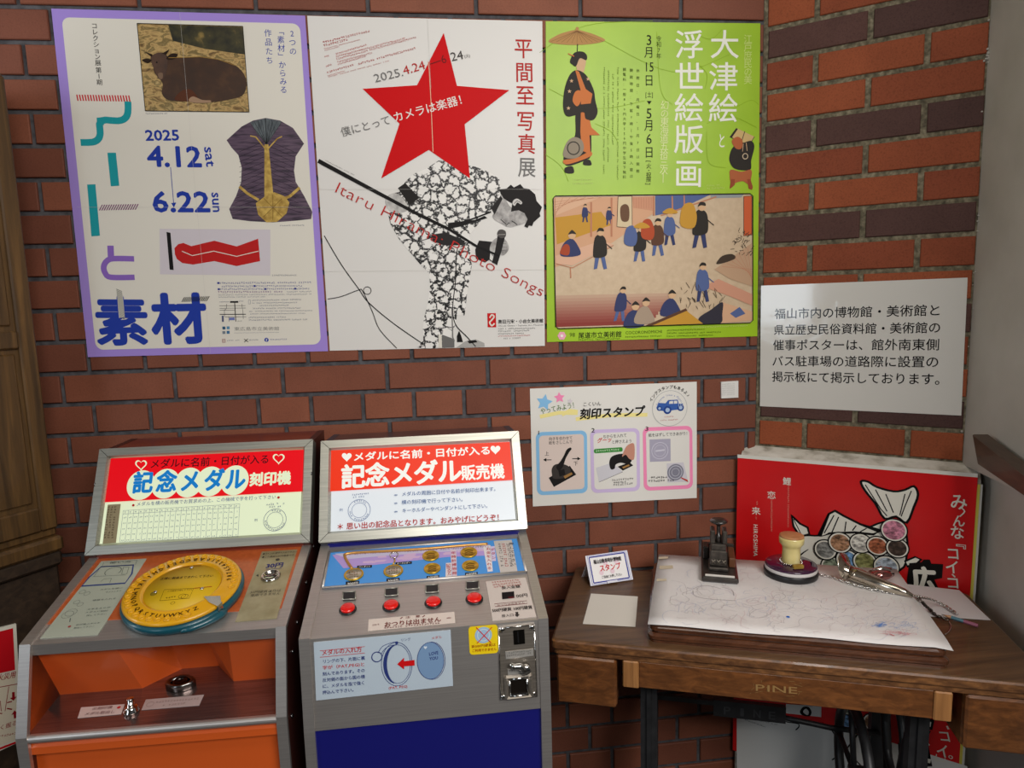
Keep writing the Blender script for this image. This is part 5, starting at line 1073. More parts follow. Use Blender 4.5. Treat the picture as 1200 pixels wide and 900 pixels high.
b = MB(); b.prism(T, [on(-0.03, 0), on(1.0, 0), (F.x, F.y), (F.x+0.012, F.y), (E.x+0.012, E.y-0.012), on(-0.03, -0.012)], 0.013, w2-0.013, steel); b.build('deck', M2.root)
b = MB(); b.prism(T, [(F.x+0.003, F.y-0.001), (F.x+0.008, 0.05), (F.x+0.02, 0.05), (F.x+0.02, F.y)], 0.013, w2-0.013, navyp); b.build('lower_panel', M2.root)
b = MB(); b.prism(T, [(F.x+0.02, 0), (F.x+0.02, 0.06), (-0.1, 0.06), (-0.1, 0)], 0.013, w2-0.013, blackp); b.build('plinth', M2.root)
b = MB(); b.prism(T, [(M2.C[0]+0.004, M2.C[1]-0.001), (M2.C[0]+0.004, M2.C[1]-0.013), (M2.C[0]+0.05, M2.C[1]-0.013), (M2.C[0]+0.05, M2.C[1])], 0.013, w2-0.013, navyp); b.build('sign_foot_strip', M2.root)
pd2 = M2.deck; DP = pd2.off(0.0004); kq = K(370, 625, 4.615); k4_ = K(340, 660, 3.75)
dblue = lit(84, 164, 240, 0.38); dlil = lit(196, 164, 226, 0.4)
q = kq(76, 105, 1092, 28, 1138, 212, 38, 300)
ds = sheet('display_window', DP.off(0.0012), q, dblue, 0.001, parent=M2.root)
pr = Print(DP.off(0.0012))
pr.poly(kq(90, 118, 940, 62, 960, 120, 720, 128, 420, 160, 150, 190), dlil, 0).poly(kq(100, 112, 930, 58, 935, 85, 400, 120, 180, 140), lit(214, 206, 232, 0.4), 1)
for i in range(26):
    x = random.uniform(170, 900); y = 175-0.09*x+random.uniform(-22, 6); pr.poly(kq(x, y, x+random.uniform(20, 70), y-4, x+50, y+7, x, y+10), lit(226, 190, 224, 0.4), 2)
for x0, y0, x1, y1 in ((180, 120, 900, 75), (480, 105, 940, 78)): pr.micro(kq(x0, y0)[0], kq(x1, y1)[0], 2.2, lit(150, 120, 160, 0.25), 2)
pr.build('display_print', ds)
# sample medals, chain and price tags behind the glass
gd = mat('medal_gold', (222, 176, 66), 0.3, 0.7); sv = mat('medal_silver', (206, 198, 180), 0.3, 0.7); gdd = ink(110, 78, 26)
D2 = DP.off(0.0016)
for (x, y, m_, nm) in ((622, 124, gd, 'gold'), (630, 193, gd, 'gold'), (828, 106, gd, 'gold'), (836, 178, gd, 'gold'), (206, 225, sv, 'pendant'), (420, 206, sv, 'key')):
    p = kq(x, y)[0]; r_ = (46 if m_ is gd else 54)/4.615*D2.mpp(p)[0]; X = D2.hit(p)
    b = MB(); b.lathe(X, D2.n, [(r_, 0), (r_, 0.002), (r_*0.95, 0.003), (r_*0.86, 0.003), (r_*0.82, 0.002), (0.0005, 0.002)], gd, 30)
    if m_ is sv: b.lathe(X, D2.n, [(r_*0.8, 0.0018), (r_*0.78, 0.0026), (0.0005, 0.0026)], sv, 30)
    md = b.build('sample_medal', ds); md['label'] = 'silver medal in gold rim' if m_ is sv else 'gold medal'
    pm = D2.off(0.0027 if m_ is sv else 0.0021); pr = Print(pm, 0.0002)
    if m_ is sv:
        for i in range(3): pr.micro(kq(x-28, y-8+i*12)[0], kq(x+26, y-12+i*12)[0], 2.2, gdd, 1)
    else:
        for i in range(3): pr.stroke(kq(x-22, y-8+i*10, x-4, y-16+i*10, x+22, y-12+i*10), 1.0, gdd, 1)
    pr.build('medal_relief', ds)
b = MB()
cp = kq(930, 62, 780, 72, 600, 88, 400, 100, 240, 108, 168, 116, 158, 130, 175, 165, 196, 195); cp = spline(cp, 6, False)
b.tube([D2.hit(p, 0.0022) for p in cp], 0.0028, mat('chain_gold', (214, 160, 90), 0.3, 0.7), 8); b.build('sample_chain', ds)
b = MB(); X = D2.hit(kq(424, 122)[0], 0.002); rr = 22/4.615*D2.mpp(kq(424, 122)[0])[0]
b.tube([X+D2.u*(rr*math.cos(a*0.4189))+D2.v*(rr*math.sin(a*0.4189)*1.2) for a in range(15)], 0.0012, chrome, 6, True); b.tube([D2.hit(p, 0.002) for p in kq(426, 140, 428, 155, 420, 172)], 0.0016, gd, 6); b.build('key_ring', ds)
wtx = ink(226, 226, 222); blk_ = ink(28, 28, 32)
for t_, qq in (('300円', (163, 262, 236, 257, 234, 280, 162, 285)), ('300円', (383, 246, 454, 241, 452, 264, 382, 269)), ('600円', (600, 232, 668, 227, 668, 246, 600, 251)), ('600円', (808, 214, 876, 210, 876, 229, 808, 233)), ('ペンダント', (224, 176, 304, 172, 304, 186, 224, 190)), ('キーホルダー', (432, 158, 520, 152, 520, 166, 432, 172))):
    pr = Print(D2, 0.0003); Q = kq(*qq); pr.poly(Q, blk_, 1).line(t_, mixq(Q, 0.08, 0.82), mixq(Q, 0.92, 0.82), 4.2 if len(t_) < 5 else 2.8, wtx, 2, 0.015).build('price_tag' if '円' in t_ else 'name_tag', ds)
for qq, c_, ts in (((728, 90, 760, 88, 764, 234, 738, 236), (216, 196, 206), ((746, '年時計博物館'),)), ((704, 162, 732, 160, 736, 234, 702, 238), (224, 214, 214), ((718, '記念メダル'),)), ((905, 70, 945, 66, 958, 206, 930, 210), (226, 218, 220), ((934, 'お金を入れる'),)), ((940, 72, 968, 70, 975, 150, 952, 152), (206, 196, 226), ((958, 'ボタン'),)), ((962, 42, 1060, 36, 1092, 210, 1000, 220), (198, 190, 184), ((1058, '押して下さい'),))):
    pr = Print(D2, 0.0003); pr.poly(kq(*qq), ink(*c_), 1)
    for x, t_ in ts: pr.vline(t_, (kq(x-2, qq[1]+6)[0]), (kq(x+6 if x < 1000 else x+14, qq[1]+6+22*len(t_) if x > 1000 else qq[5]-6)[0]), 4.2, ink(180, 50, 60) if x < 1000 else ink(60, 56, 60), 2, 0.01)
    if qq[0] != 962: pr.build('display_label', ds)
for i, x in enumerate((984, 1006, 1030)): pr.micro(kq(x, 56)[0], kq(x+20, 190)[0], 3, ink(170, 60, 60) if i == 1 else ink(110, 100, 100), 2)
pr.build('display_label', ds)
b = MB()   # bright frame round the display
for i in range(4): 
    a_, c_ = q[i], q[(i+1) % 4]; b.tube([DP.hit(a_, 0.002), DP.hit(c_, 0.002)], 0.0024, steel, 8)
b.build('display_frame', ds)
# buttons with their little windows
redb = mat('button_red', (226, 26, 22), 0.2, coat=0.5)
for x, y, wx, wy in ((174, 413, 182, 344), (408, 395, 410, 324), (636, 377, 630, 306), (858, 357, 848, 288)):
    p = kq(x, y)[0]; X = DP.hit(p); r_ = 48/4.615*DP.mpp(p)[0]
    b = MB(); b.lathe(X, DP.n, [(r_, 0), (r_, 0.001), (r_*0.93, 0.003), (r_*0.84, 0.003)], blackp, 36); bt = b.build('push_button', M2.root)
    b = MB(); b.lathe(X, DP.n, [(r_*0.82, 0.001), (r_*0.82, 0.005), (r_*0.74, 0.0065), (r_*0.4, 0.0073), (0.0005, 0.0075)], redb, 36); b.build('button_cap', bt)
    b = MB(); Q = kq(wx-34, wy-18, wx+34, wy-23, wx+34, wy+17, wx-35, wy+22); b.slab([DP.hit(t_, 0.003) for t_ in Q], DP.n, 0.003, blackp)
    for i in range(4): b.tube([DP.hit(Q[i], 0.003), DP.hit(Q[(i+1) % 4], 0.003)], 0.0011, steel_w, 6)
    b.build('indicator_window', M2.root)
cre = ink(214, 200, 190); drk = ink(110, 40, 36)
q = k4_(345, 247, 722, 213, 726, 262, 342, 298); o = sheet('no_change_label', DP.off(0.0006), q, cre, 0.0006, parent=M2.root)
pr = Print(DP.off(0.0006)); pr.line('おつりは出ません', k4_(412, 281)[0], k4_(664, 256)[0], 7.8, drk, 1, 0.02).line('注　意', k4_(506, 244)[0], k4_(572, 238)[0], 3.4, drk, 1, 0.01).micro(k4_(412, 290)[0], k4_(664, 266)[0], 2.6, drk, 1).micro(k4_(360, 276)[0], k4_(396, 273)[0], 2.4, drk, 1).micro(k4_(676, 246)[0], k4_(712, 243)[0], 2.4, drk, 1).stroke(k4_(484, 246, 494, 238), 0.9, drk, 1).stroke(k4_(582, 238, 592, 230), 0.9, drk, 1)
pr.build('label_print', o)
q = k4_(860, 80, 1035, 62, 1082, 235, 890, 252); o = sheet('amount_plate', DP.off(0.0008), q, mat('amount_plate_paint', (204, 192, 184), 0.4), 0.001, parent=M2.root)
pr = Print(DP.off(0.0008)); dk_ = ink(60, 54, 52)
pr.line('投入金額', k4_(930, 115)[0], k4_(1012, 107)[0], 4.6, dk_, 1, 0.015).line('00円', k4_(994, 152)[0], k4_(1046, 147)[0], 5.6, dk_, 1, 0.015).line('500円硬貨 100円硬貨', k4_(888, 216)[0], k4_(1066, 200)[0], 5.4, dk_, 1, 0.02).line('投入口', k4_(930, 238)[0], k4_(984, 233)[0], 4.2, dk_, 1, 0.01)
pr.poly(k4_(990, 216, 1002, 215, 1003, 226, 1009, 226, 998, 238, 986, 228, 992, 227), dk_, 1).loop(k4_(898, 180, 1040, 166, 1042, 178, 900, 192), 0.4, drk, 1).line('おつりは出ません', k4_(910, 190)[0], k4_(1032, 177)[0], 2.8, drk, 1)
for i in range(3): pr.micro(k4_(885+i*5, 90+i*10)[0], k4_(1020+i*2, 76+i*10)[0], 2.4, ink(170, 70, 60), 1)
pr.poly(k4_(930, 130, 984, 125, 986, 154, 932, 160), ink(28, 24, 26), 1).poly(k4_(958, 150, 984, 148, 985, 154, 960, 157), ink(90, 20, 24), 2)
pr.build('label_print', o)
# front: how-to plate, yellow sticker, coin unit
FP = M2.front.off(0.0004); k = K(355, 725, 4)
q = k(50, 112, 692, 54, 704, 315, 62, 384); o = sheet('how_to_plate', FP.off(0.0008), q, mat('plate_pale_blue', (186, 200, 212), 0.4), 0.001, parent=M2.root)
pr = Print(FP.off(0.0008)); bl = ink(46, 60, 120); rd = ink(190, 40, 44)
pr.line('メダルの入れ方', k(88, 170)[0], k(278, 152)[0], 7.2, rd, 1, 0.015).stroke(k(80, 150, 290, 130), 0.6, rd, 1).stroke(k(80, 180, 290, 160), 0.6, rd, 1)
for i, t_ in enumerate(('リングの下、片面に裏', '字が（PAT,PEG)と', '刻んであります。その', '反対側の面から図の様', 'に、メダルを指で強く', '押込んで下さい。')):
    e = 292 if i < 5 else 250; pr.line(t_, k(92, 208+i*29)[0], k(e, 190+i*29+(3 if i == 5 else 0))[0], 5.0, rd if i == 1 else bl, 1, 0.012)
def ell(c_, rx, ry, w_, m_, L, a0=0, a1=360, sl_=0.0):
    pts = [(c_[0]+rx*math.cos(math.radians(a))+sl_*math.sin(math.radians(a)), c_[1]-ry*math.sin(math.radians(a))) for a in [a0+(a1-a0)*i/36 for i in range(37)]]
    if w_: pr.stroke(pts, w_, m_, L)
    else: pr.poly(pts[:-1], m_, L)
c = k(440, 212)[0]; ell(c, 18, 25.5, 0.6, bl, 1); ell((c[0]+1.2, c[1]), 14.8, 22.6, 0.5, bl, 1)
pr.poly([(c[0]-15.8*math.cos(math.radians(a)), c[1]-23*math.sin(math.radians(a))) for a in range(-78, 79, 6)]+[(c[0]-11.5*math.cos(math.radians(a)), c[1]-22*math.sin(math.radians(a))) for a in range(78, -79, -6)], bl, 2)
pr.ring(k(347, 178)[0], 6.0, 1.1, bl, 2).stroke(k(352, 160, 372, 130, 408, 114, 442, 106), 0.6, bl, 1, smooth=4).stroke(k(366, 166, 385, 140, 410, 126, 440, 120), 0.6, bl, 1, smooth=4).circ(k(440, 112)[0], 1.8, bl, 2)
c = k(598, 196)[0]; ell((c[0]+1.6, c[1]), 15.6, 22, 0.5, bl, 1); ell(c, 15.6, 21.6, 0, ink(120, 150, 186), 1); ell(c, 15.6, 21.6, 0.6, bl, 2)
pr.line('LOVE', k(592, 172)[0], k(636, 164)[0], 5.4, bl, 3, 0.02).line('YOU', k(594, 194)[0], k(634, 188)[0], 5.2, bl, 3, 0.02).heart(k(574, 134)[0], 2.0, ink(210, 220, 230), 3)
pr.poly(k(442, 212, 474, 182, 474, 198, 523, 192, 524, 218, 474, 222, 475, 236), ink(206, 22, 26), 3)
pr.line('リング', k(458, 106)[0], k(506, 100)[0], 3.8, bl, 1).line('メダル', k(602, 96)[0], k(652, 90)[0], 3.8, rd, 1).line('(PAT, PEG)', k(402, 330)[0], k(490, 322)[0], 4.2, rd, 1, 0.01)
pr.build('label_print', o)
q = k(775, 38, 912, 26, 916, 160, 782, 170); b = MB()
pr = Print(FP.off(0.0003)); pr.rrect(q, 4, mat('sticker_yellow', (240, 208, 20), 0.4), 0); o = pr.build('yellow_sticker', M2.root)
pr = Print(FP.off(0.0003)); c = k(846, 76)[0]
pr.circ(c, 10, ink(160, 190, 214), 2, r2=9.6).ring(c, 7, 1, ink(200, 216, 224), 3).stroke(k(812, 40, 882, 112), 1.0, ink(206, 40, 50), 4).stroke(k(886, 38, 816, 114), 1.0, ink(206, 40, 50), 4)
pr.line('新500円硬貨は', k(790, 136)[0], k(904, 126)[0], 4.0, ink(170, 90, 20), 2, 0.012).line('ご利用できません', k(792, 155)[0], k(908, 146)[0], 3.8, ink(170, 60, 20), 2, 0.012)
pr.build('sticker_print', o)
steel_d = texmat('dark_steel', [(0.3, (124, 116, 106)), (0.7, (150, 142, 132))], 7, (1, 50, 50), rough=0.35, metal=0.6, detail=3)
q = k(918, 42, 1083, 24, 1096, 360, 926, 374); o = sheet('coin_unit', FP.off(0.003), q, steel_d, 0.003, parent=M2.root)
for p in ((934, 47), (1072, 36), (940, 362), (1080, 347)):
    b = MB(); b.lathe(FP.hit(k(*p)[0], 0.003), FP.n, [(0.0048, 0), (0.0044, 0.002), (0.002, 0.003)], chrome, 14); b.build('screw', o)
b = MB()
for i in range(4): b.tube([FP.hit(q[i], 0.003), FP.hit(q[(i+1) % 4], 0.003)], 0.0012, chrome, 6)
b.build('unit_rim', o)
b = MB(); b.slab([FP.hit(t_, 0.004) for t_ in k(984, 50, 1036, 45, 1040, 112, 988, 118)], FP.n, 0.001, mat('slot_plate', (74, 70, 66), 0.3, 1.0)); b.slab([FP.hit(t_, 0.0044) for t_ in k(1003, 58, 1008, 58, 1012, 106, 1006, 107)], FP.n, 0.0006, blackp); b.build('coin_slot', o)
b = MB(); b.slab([FP.hit(t_, 0.0042) for t_ in k(948, 150, 1078, 136, 1080, 168, 950, 184)], FP.n, 0.0012, mat('label_silver', (186, 182, 176), 0.4, 0.5)); b.slab([FP.hit(t_, 0.0042) for t_ in k(958, 232, 1026, 225, 1028, 252, 960, 260)], FP.n, 0.0012, mat('label_silver', None))
o2 = b.build('coin_unit_label', o); pr = Print(FP.off(0.0042), 0.0002)
for i in range(2): pr.micro(k(955, 166+i*12)[0], k(1074, 153+i*12)[0], 2.4, ink(110, 106, 102), 1)
pr.micro(k(964, 250)[0], k(1022, 244)[0], 2.6, ink(110, 106, 102), 1); pr.build('unit_print', o)
b = MB(); X = FP.hit(k(1040, 222)[0], 0.003); b.lathe(X, FP.n, [(0.0085, 0), (0.0085, 0.012), (0.007, 0.014), (0.001, 0.0145)], chrome, 24)
b.tube([X+FP.n*0.010, FP.hit(k(1010, 205)[0], 0.013), FP.hit(k(985, 207)[0], 0.014), FP.hit(k(968, 196)[0], 0.013)], [0.0055, 0.0055, 0.005, 0.003], chrome, 12); b.build('return_lever', o)
b = MB(); Q = k(950, 268, 1064, 256, 1070, 352, 954, 364)
for i in range(4): b.tube([FP.hit(Q[i], 0.006), FP.hit(Q[(i+1) % 4], 0.006)], 0.0035, steel_d, 4, smooth=False)
Q2 = k(966, 278, 1048, 268, 1054, 348, 970, 356)
for i in range(4): b.tube([FP.hit(Q2[i], 0.006), FP.hit(Q2[(i+1) % 4], 0.006)], 0.0022, chrome, 6)
b.slab([FP.hit(t_, 0.0045) for t_ in Q2], FP.n, 0.001, mat('cup_dark', (66, 58, 52), 0.35, 0.9)); b.slab([FP.hit(t_, 0.006) for t_ in k(970, 346, 1054, 338, 1054, 348, 970, 356)], FP.n, 0.001, blackp); b.build('coin_return_cup', o)
# ================================================================== sewing table
ZT_ = 0.74
TA = math.radians(-20.2); T = frame((0.203, -0.371, 0), TA); TF = T
twd = wood('table_walnut', (70, 48, 30), (112, 80, 52), 'x', 1.0, 0.42, 0.15)
twe = wood('table_edge_worn', (66, 40, 24), (146, 98, 56), 'x', 1.6, 0.45, 0.2)
twl = wood('table_light_block', (132, 88, 48), (178, 124, 72), 'z', 1.4, 0.5, 0.1)
twf = wood('table_front_wood', (76, 44, 22), (134, 82, 42), 'x', 1.2, 0.36, 0.3)
iron = texmat('black_iron', [(0.3, (24, 24, 25)), (0.7, (40, 40, 42))], 40, rough=0.45, bmp=0.15)
for m_ in (twd, twe, twf):      # grain follows the table, which stands askew
    for n_ in m_.node_tree.nodes:
        if n_.type == 'MAPPING': n_.inputs['Rotation'].default_value = (0, 0, -TA)
tb = empty('sewing_table', T(0.42, 0.18, 0), 'old brown treadle sewing table with a black iron stand', 'table')
b = MB(); L_, D_ = 0.85, 0.36
def outline(g):
    r = 0.012; out = []
    for (cx, cy, a) in ((g+r, g+r, 180), (L_-g-r, g+r, 270), (L_-g-r, D_-g-r, 0), (g+r, D_-g-r, 90)):
        for i in range(5): t_ = math.radians(a+i*22.5); out.append((cx+r*math.cos(t_), cy+r*math.sin(t_)))
    return out
lay = [(0.006, ZT_-0.031), (0.003, ZT_-0.030), (0.003, ZT_-0.022), (0.0, ZT_-0.018), (0.0, ZT_-0.005), (0.002, ZT_-0.0015), (0.005, ZT_)]
rg = [[T(x, y, z) for x, y in outline(g)] for g, z in lay]; n = 20
b.add([p for r_ in rg for p in r_], [[i*n+j, i*n+(j+1) % n, (i+1)*n+(j+1) % n, (i+1)*n+j] for i in range(len(rg)-2) for j in range(n)]+[list(range(n))[::-1]], twe)
b.add(rg[-2]+rg[-1], [[j, (j+1) % n, n+(j+1) % n, n+j] for j in range(n)]+[list(range(n, 2*n))], twd)
b.build('table_top', tb)
# hanging drawer cases left and right
for x0, x1 in ((0.009, 0.126), (0.716, 0.842)):
    b = MB(); b.bbox(T, x0, x1, 0.012, 0.30, ZT_-0.134, ZT_-0.031, twf, 0.004); dc = b.build('drawer_case', tb)
    b = MB(); b.bbox(T, x0+0.001, x1-0.001, 0.002, 0.014, ZT_-0.132, ZT_-0.033, twf, 0.004); b.build('drawer_front', dc)
b = MB(); b.bbox(T, 0.168, 0.668, 0.004, 0.018, ZT_-0.084, ZT_-0.031, twf, 0.0015); ap = b.build('apron', tb)
AP = Plane(T(0.4, 0.004, ZT_-0.05), T(0, -1, 0)-T(0, 0, 0), T(1, 0, 0)-T(0, 0, 0)); pr = Print(AP)
pr.line('PINE', (884, 809), (936, 813), 11.5, mat('worn_gilt', (150, 116, 70), 0.5), 1, 0.01, 3)
for i in range(14):
    x = random.uniform(878, 942); y = 800+(x-880)*0.08+random.uniform(-6, 12); pr.stroke([(x, y), (x+random.uniform(-10, 10), y+random.uniform(-7, 4))], 0.35, mat('worn_gilt', None), 1)
pr.build('gilt_lettering', ap)
for x0, x1 in ((0.138, 0.168), (0.668, 0.696)):
    b = MB(); b.bbox(T, x0, x1, 0.001, 0.31, ZT_-0.085, ZT_-0.031, twl, 0.002); b.build('end_block', tb)
b = MB(); b.bbox(T, 0.168, 0.668, 0.30, 0.312, ZT_-0.085, ZT_-0.031, twd, 0.002); b.build('back_rail', tb)
# closed leaf lying on the top: moulded board
bx0, bx1, by0, by1 = 0.186, 0.697, 0.024, 0.345
lay = [(0.0, 0.0), (0.0, 0.004), (-0.002, 0.007), (-0.002, 0.013), (0.003, 0.0165), (0.006, 0.0175), (0.004, 0.019), (0.002, 0.022), (0.002, 0.028), (0.006, 0.0325), (0.012, 0.034)]
vs_ = []; 
for g, h in lay:
    r = 0.014
    for (cx, cy, a) in ((bx0+g+r, by0+g+r, 180), (bx1-g-r, by0+g+r, 270), (bx1-g-r, by1-g-r, 0), (bx0+g+r, by1-g-r, 90)):
        for i in range(5): t_ = math.radians(a+i*22.5); vs_.append(T(cx+r*math.cos(t_), cy+r*math.sin(t_), ZT_+h))
bdw = wood('leaf_mahogany', (58, 32, 20), (98, 58, 36), 'x', 1.2, 0.26, 0.5)
b = MB(); b.add(vs_, [[i*20+j, i*20+(j+1) % 20, (i+1)*20+(j+1) % 20, (i+1)*20+j] for i in range(len(lay)-1) for j in range(20)]+[list(range(20))[::-1], list(range((len(lay)-1)*20, len(lay)*20))], bdw); b.build('closed_leaf', tb)
# black iron stand
def bar(pts, r, nm=None): 
    b_ = MB(); b_.tube([T(*p) for p in pts], r, iron, 8); return b_
for xs in (0.185, 0.665):
    b = MB()
    b.box(T, xs-0.016, xs+0.016, 0.05, 0.075, 0.02, ZT_-0.085, iron); b.box(T, xs-0.004, xs+0.004, 0.045, 0.08, 0.02, ZT_-0.085, iron)
    b.box(T, xs-0.014, xs+0.014, 0.275, 0.30, 0.02, ZT_-0.085, iron)
    b.box(T, xs-0.012, xs+0.012, 0.05, 0.30, ZT_-0.10, ZT_-0.085, iron)
    b.tube([T(xs, 0.06, 0.1), T(xs, 0.12, 0.16), T(xs, 0.18, 0.18), T(xs, 0.24, 0.16), T(xs, 0.29, 0.1)], 0.011, iron, 8)
    b.tube([T(xs, 0.075, 0.62), T(xs, 0.12, 0.5), T(xs, 0.16, 0.36), T(xs, 0.28, 0.2)], 0.009, iron, 8); b.tube([T(xs, 0.275, 0.62), T(xs, 0.23, 0.5), T(xs, 0.19, 0.36), T(xs, 0.075, 0.2)], 0.009, iron, 8)
    b.tube([T(xs, 0.175+0.055*math.cos(a*0.2618), 0.50+0.075*math.sin(a*0.2618)) for a in range(24)], 0.008, iron, 8, True)
    for yy in (0.03, 0.32): b.tube([T(xs, 0.06 if yy < 0.1 else 0.29, 0.06), T(xs, yy, 0.02)], 0.016, iron, 8); b.lathe(T(xs, yy, 0.0), V((0, 0, 1)), [(0.02, 0), (0.02, 0.015), (0.01, 0.03)], iron, 14)
    b.build('iron_side_frame', tb)
CP = Plane(T(0.4, 0.2618, ZT_-0.1), T(0, -1, 0)-T(0, 0, 0), T(1, 0, 0)-T(0, 0, 0))
zc = (CP.hit((850, 831)).z+CP.hit((910, 838)).z)/2; e1_ = T(1, 0, 0)-T(0, 0, 0)
xa, xb = [(CP.hit(p)-T(0, 0, 0)).dot(e1_) for p in ((836, 830), (921, 838))]
b = MB(); b.box(T, xa, xb, 0.262, 0.274, zc-0.019, zc+0.019, iron); b.box(T, 0.185, xa+0.01, 0.264, 0.272, zc+0.004, zc+0.015, iron)
b.tube([T(xb-0.005, 0.268, zc-0.008), T(xb+0.03, 0.268, zc-0.012), T((xb+0.665)/2, 0.268, zc-0.020), T(0.665, 0.268, zc-0.02)], 0.006, iron, 8)
cbx = b.build('iron_cross_bar', tb); pr = Print(CP, 0.0006)
for i, ch in enumerate('PINE'): pr.line(ch, (847+i*17.5, 836.5+i*1.9), (857+i*17.5, 837.6+i*1.9), 14, mat('iron_relief', (62, 62, 64), 0.4), 1, 0.015, 3)
pr.build('cast_lettering', cbx)
b = MB(); b.tube([T(0.60, 0.20+0.13*math.cos(a*0.1963), 0.40+0.13*math.sin(a*0.1963)) for a in range(32)], 0.010, iron, 8, True)
for a in range(5): t_ = a*1.2566; b.tube([T(0.60, 0.20, 0.40), T(0.60, 0.20+0.125*math.cos(t_), 0.40+0.125*math.sin(t_))], 0.006, iron, 6)
b.tube([T(0.59, 0.2, 0.4), T(0.66, 0.2, 0.4)], 0.012, iron, 8); b.build('drive_wheel', tb)
b = MB()
for i in range(9): b.box(T, 0.26+i*0.042, 0.275+i*0.042, 0.06, 0.30, 0.10, 0.11, iron)
b.box(T, 0.25, 0.63, 0.055, 0.07, 0.098, 0.112, iron); b.box(T, 0.25, 0.63, 0.29, 0.305, 0.098, 0.112, iron); b.tube([T(0.19, 0.18, 0.105), T(0.66, 0.18, 0.105)], 0.009, iron, 8); b.build('treadle', tb)

# ================================================================== things on the table
ZP = ZT_+0.034
TOP = Plane((0.5, -0.3, ZT_), (0, 0, 1), (1, 0, 0)); PAP = Plane((0.5, -0.3, ZP+0.001), (0, 0, 1), (1, 0, 0))
scr = texmat('scribbled_paper', [(0.35, (216, 210, 208)), (0.7, (228, 224, 222))], 8, rough=0.6)
q = P2('772,650 1050.8,668 1117.5,761.5 759,732')
b = MB(); g = [[mixq(q, i/16, j/8) for i in range(17)] for j in range(9)]; 
vs_ = [PAP.hit(p)+V((0, 0, 0.0012*math.sin(i*0.9)*(1 if j == 8 else 0.15)-(0.004 if (i == 16 and j == 8) else 0)+0.0011)) for j, r_ in enumerate(g) for i, p in enumerate(r_)]
b.add(vs_, [[j*17+i, (j+1)*17+i, (j+1)*17+i+1, j*17+i+1] for j in range(8) for i in range(16)], scr, True)
sp = b.build('scribble_sheet', loc=PAP.hit((930, 700))); tag(sp, 'large white sheet covered in pen scribbles on the sewing table', 'paper')
md = sp.modifiers.new('thick', 'SOLIDIFY'); md.thickness = 0.0006; md.offset = -1
PS = Plane((0.5, -0.3, ZP+0.0034), (0, 0, 1), (1, 0, 0)); pr = Print(PS, 0.0, 0.0001)
pens = [ink(160, 154, 158), ink(196, 184, 186), ink(212, 172, 178), ink(174, 184, 208), ink(186, 180, 184)]
rs = random.Random(5)
for i in range(230):
    c = mixq(q, rs.uniform(0.05, 0.95), min(0.96, abs(rs.gauss(0.62, 0.25)))); m_ = rs.choice(pens); r_ = rs.uniform(1.5, 10); pts = []; a = rs.uniform(0, 6)
    for j in range(rs.randint(4, 9)): a += rs.uniform(-1.2, 1.4); c = (c[0]+math.cos(a)*r_, c[1]+math.sin(a)*r_*0.45); pts.append(c)
    def inq(p):
        d = [(q[(t_+1) % 4][0]-q[t_][0])*(p[1]-q[t_][1])-(q[(t_+1) % 4][1]-q[t_][1])*(p[0]-q[t_][0]) for t_ in range(4)]; return min(d) > 900
    if all(inq(p) for p in pts): pr.stroke(pts, 0.2, m_, 1, smooth=3)
n3 = K(960, 620, 6)
bluep = ink(110, 150, 214); 
for i in range(26):
    x = rs.uniform(380, 460); y = rs.uniform(664, 692); pr.stroke(n3(x, y, x+rs.uniform(-20, 26), y+rs.uniform(-7, 7), x+rs.uniform(-20, 26), y+rs.uniform(-9, 9)), 0.45, bluep, 2, smooth=3)
for i in range(22):
    x = rs.uniform(420, 640); y = rs.uniform(655, 700); pr.stroke(n3(x, y, x+rs.uniform(20, 60), y-6, x+rs.uniform(-10, 60), y+8), 0.3, ink(160, 178, 214), 1, smooth=3)
for i in range(18):
    x = rs.uniform(380, 620); y = rs.uniform(704, 735); pr.stroke(n3(x, y, x+rs.uniform(30, 80), y+4, x+rs.uniform(0, 70), y+12), 0.3, ink(216, 140, 150), 1, smooth=3)
pr.stroke(n3(495, 738, 530, 752), 1.0, ink(206, 60, 80), 2).circ((923.5, 723), 2.0, ink(40, 110, 200), 2)
pr.arc('（　　　）', (835, 694), 26, 150, 30, 5, pens[0], 1)
for a in ((812, 690, 826, 686, 845, 690), (812, 692, 814, 698, 830, 702, 862, 704), (846, 688, 858, 692, 860, 698)): pr.stroke(K(0, 0, 1)(*a), 0.4, pens[0], 1, smooth=4)
pr.build('pen_marks', sp)
# old tape at the left edge of the sheet
tm = mat('old_tape', (206, 192, 166), 0.25)
k = K(640, 600, 4.286)
for Q in ((570, 270, 636, 268, 638, 284, 568, 288), (565, 226, 612, 224, 612, 234, 565, 238), (556, 336, 604, 335, 604, 346, 554, 348)): pr = Print(PS, 0.0, 0.0001); pr.poly(k(*Q), tm, 2); pr.build('tape_strip', sp)
# white paper on the right, slip and card on the left
q = P2('1058,684 1124,691.5 1161,726.5 1090,722'); o = sheet('paper_sheet', TOP.off(0.0012), q, mat('plain_paper', (226, 222, 224), 0.6), 0.0007); tag(o, 'plain white paper under the curved chain in the table corner by the fish poster', 'paper')
q = P2('692.6,695.5 747.5,699 744.5,734.3 683,730.8'); o = sheet('paper_slip', TOP.off(0.0012), q, mat('slip_paper', (224, 218, 208), 0.6), 0.0007); tag(o, 'square blank white paper slip in front of the small stamp card', 'paper slip')
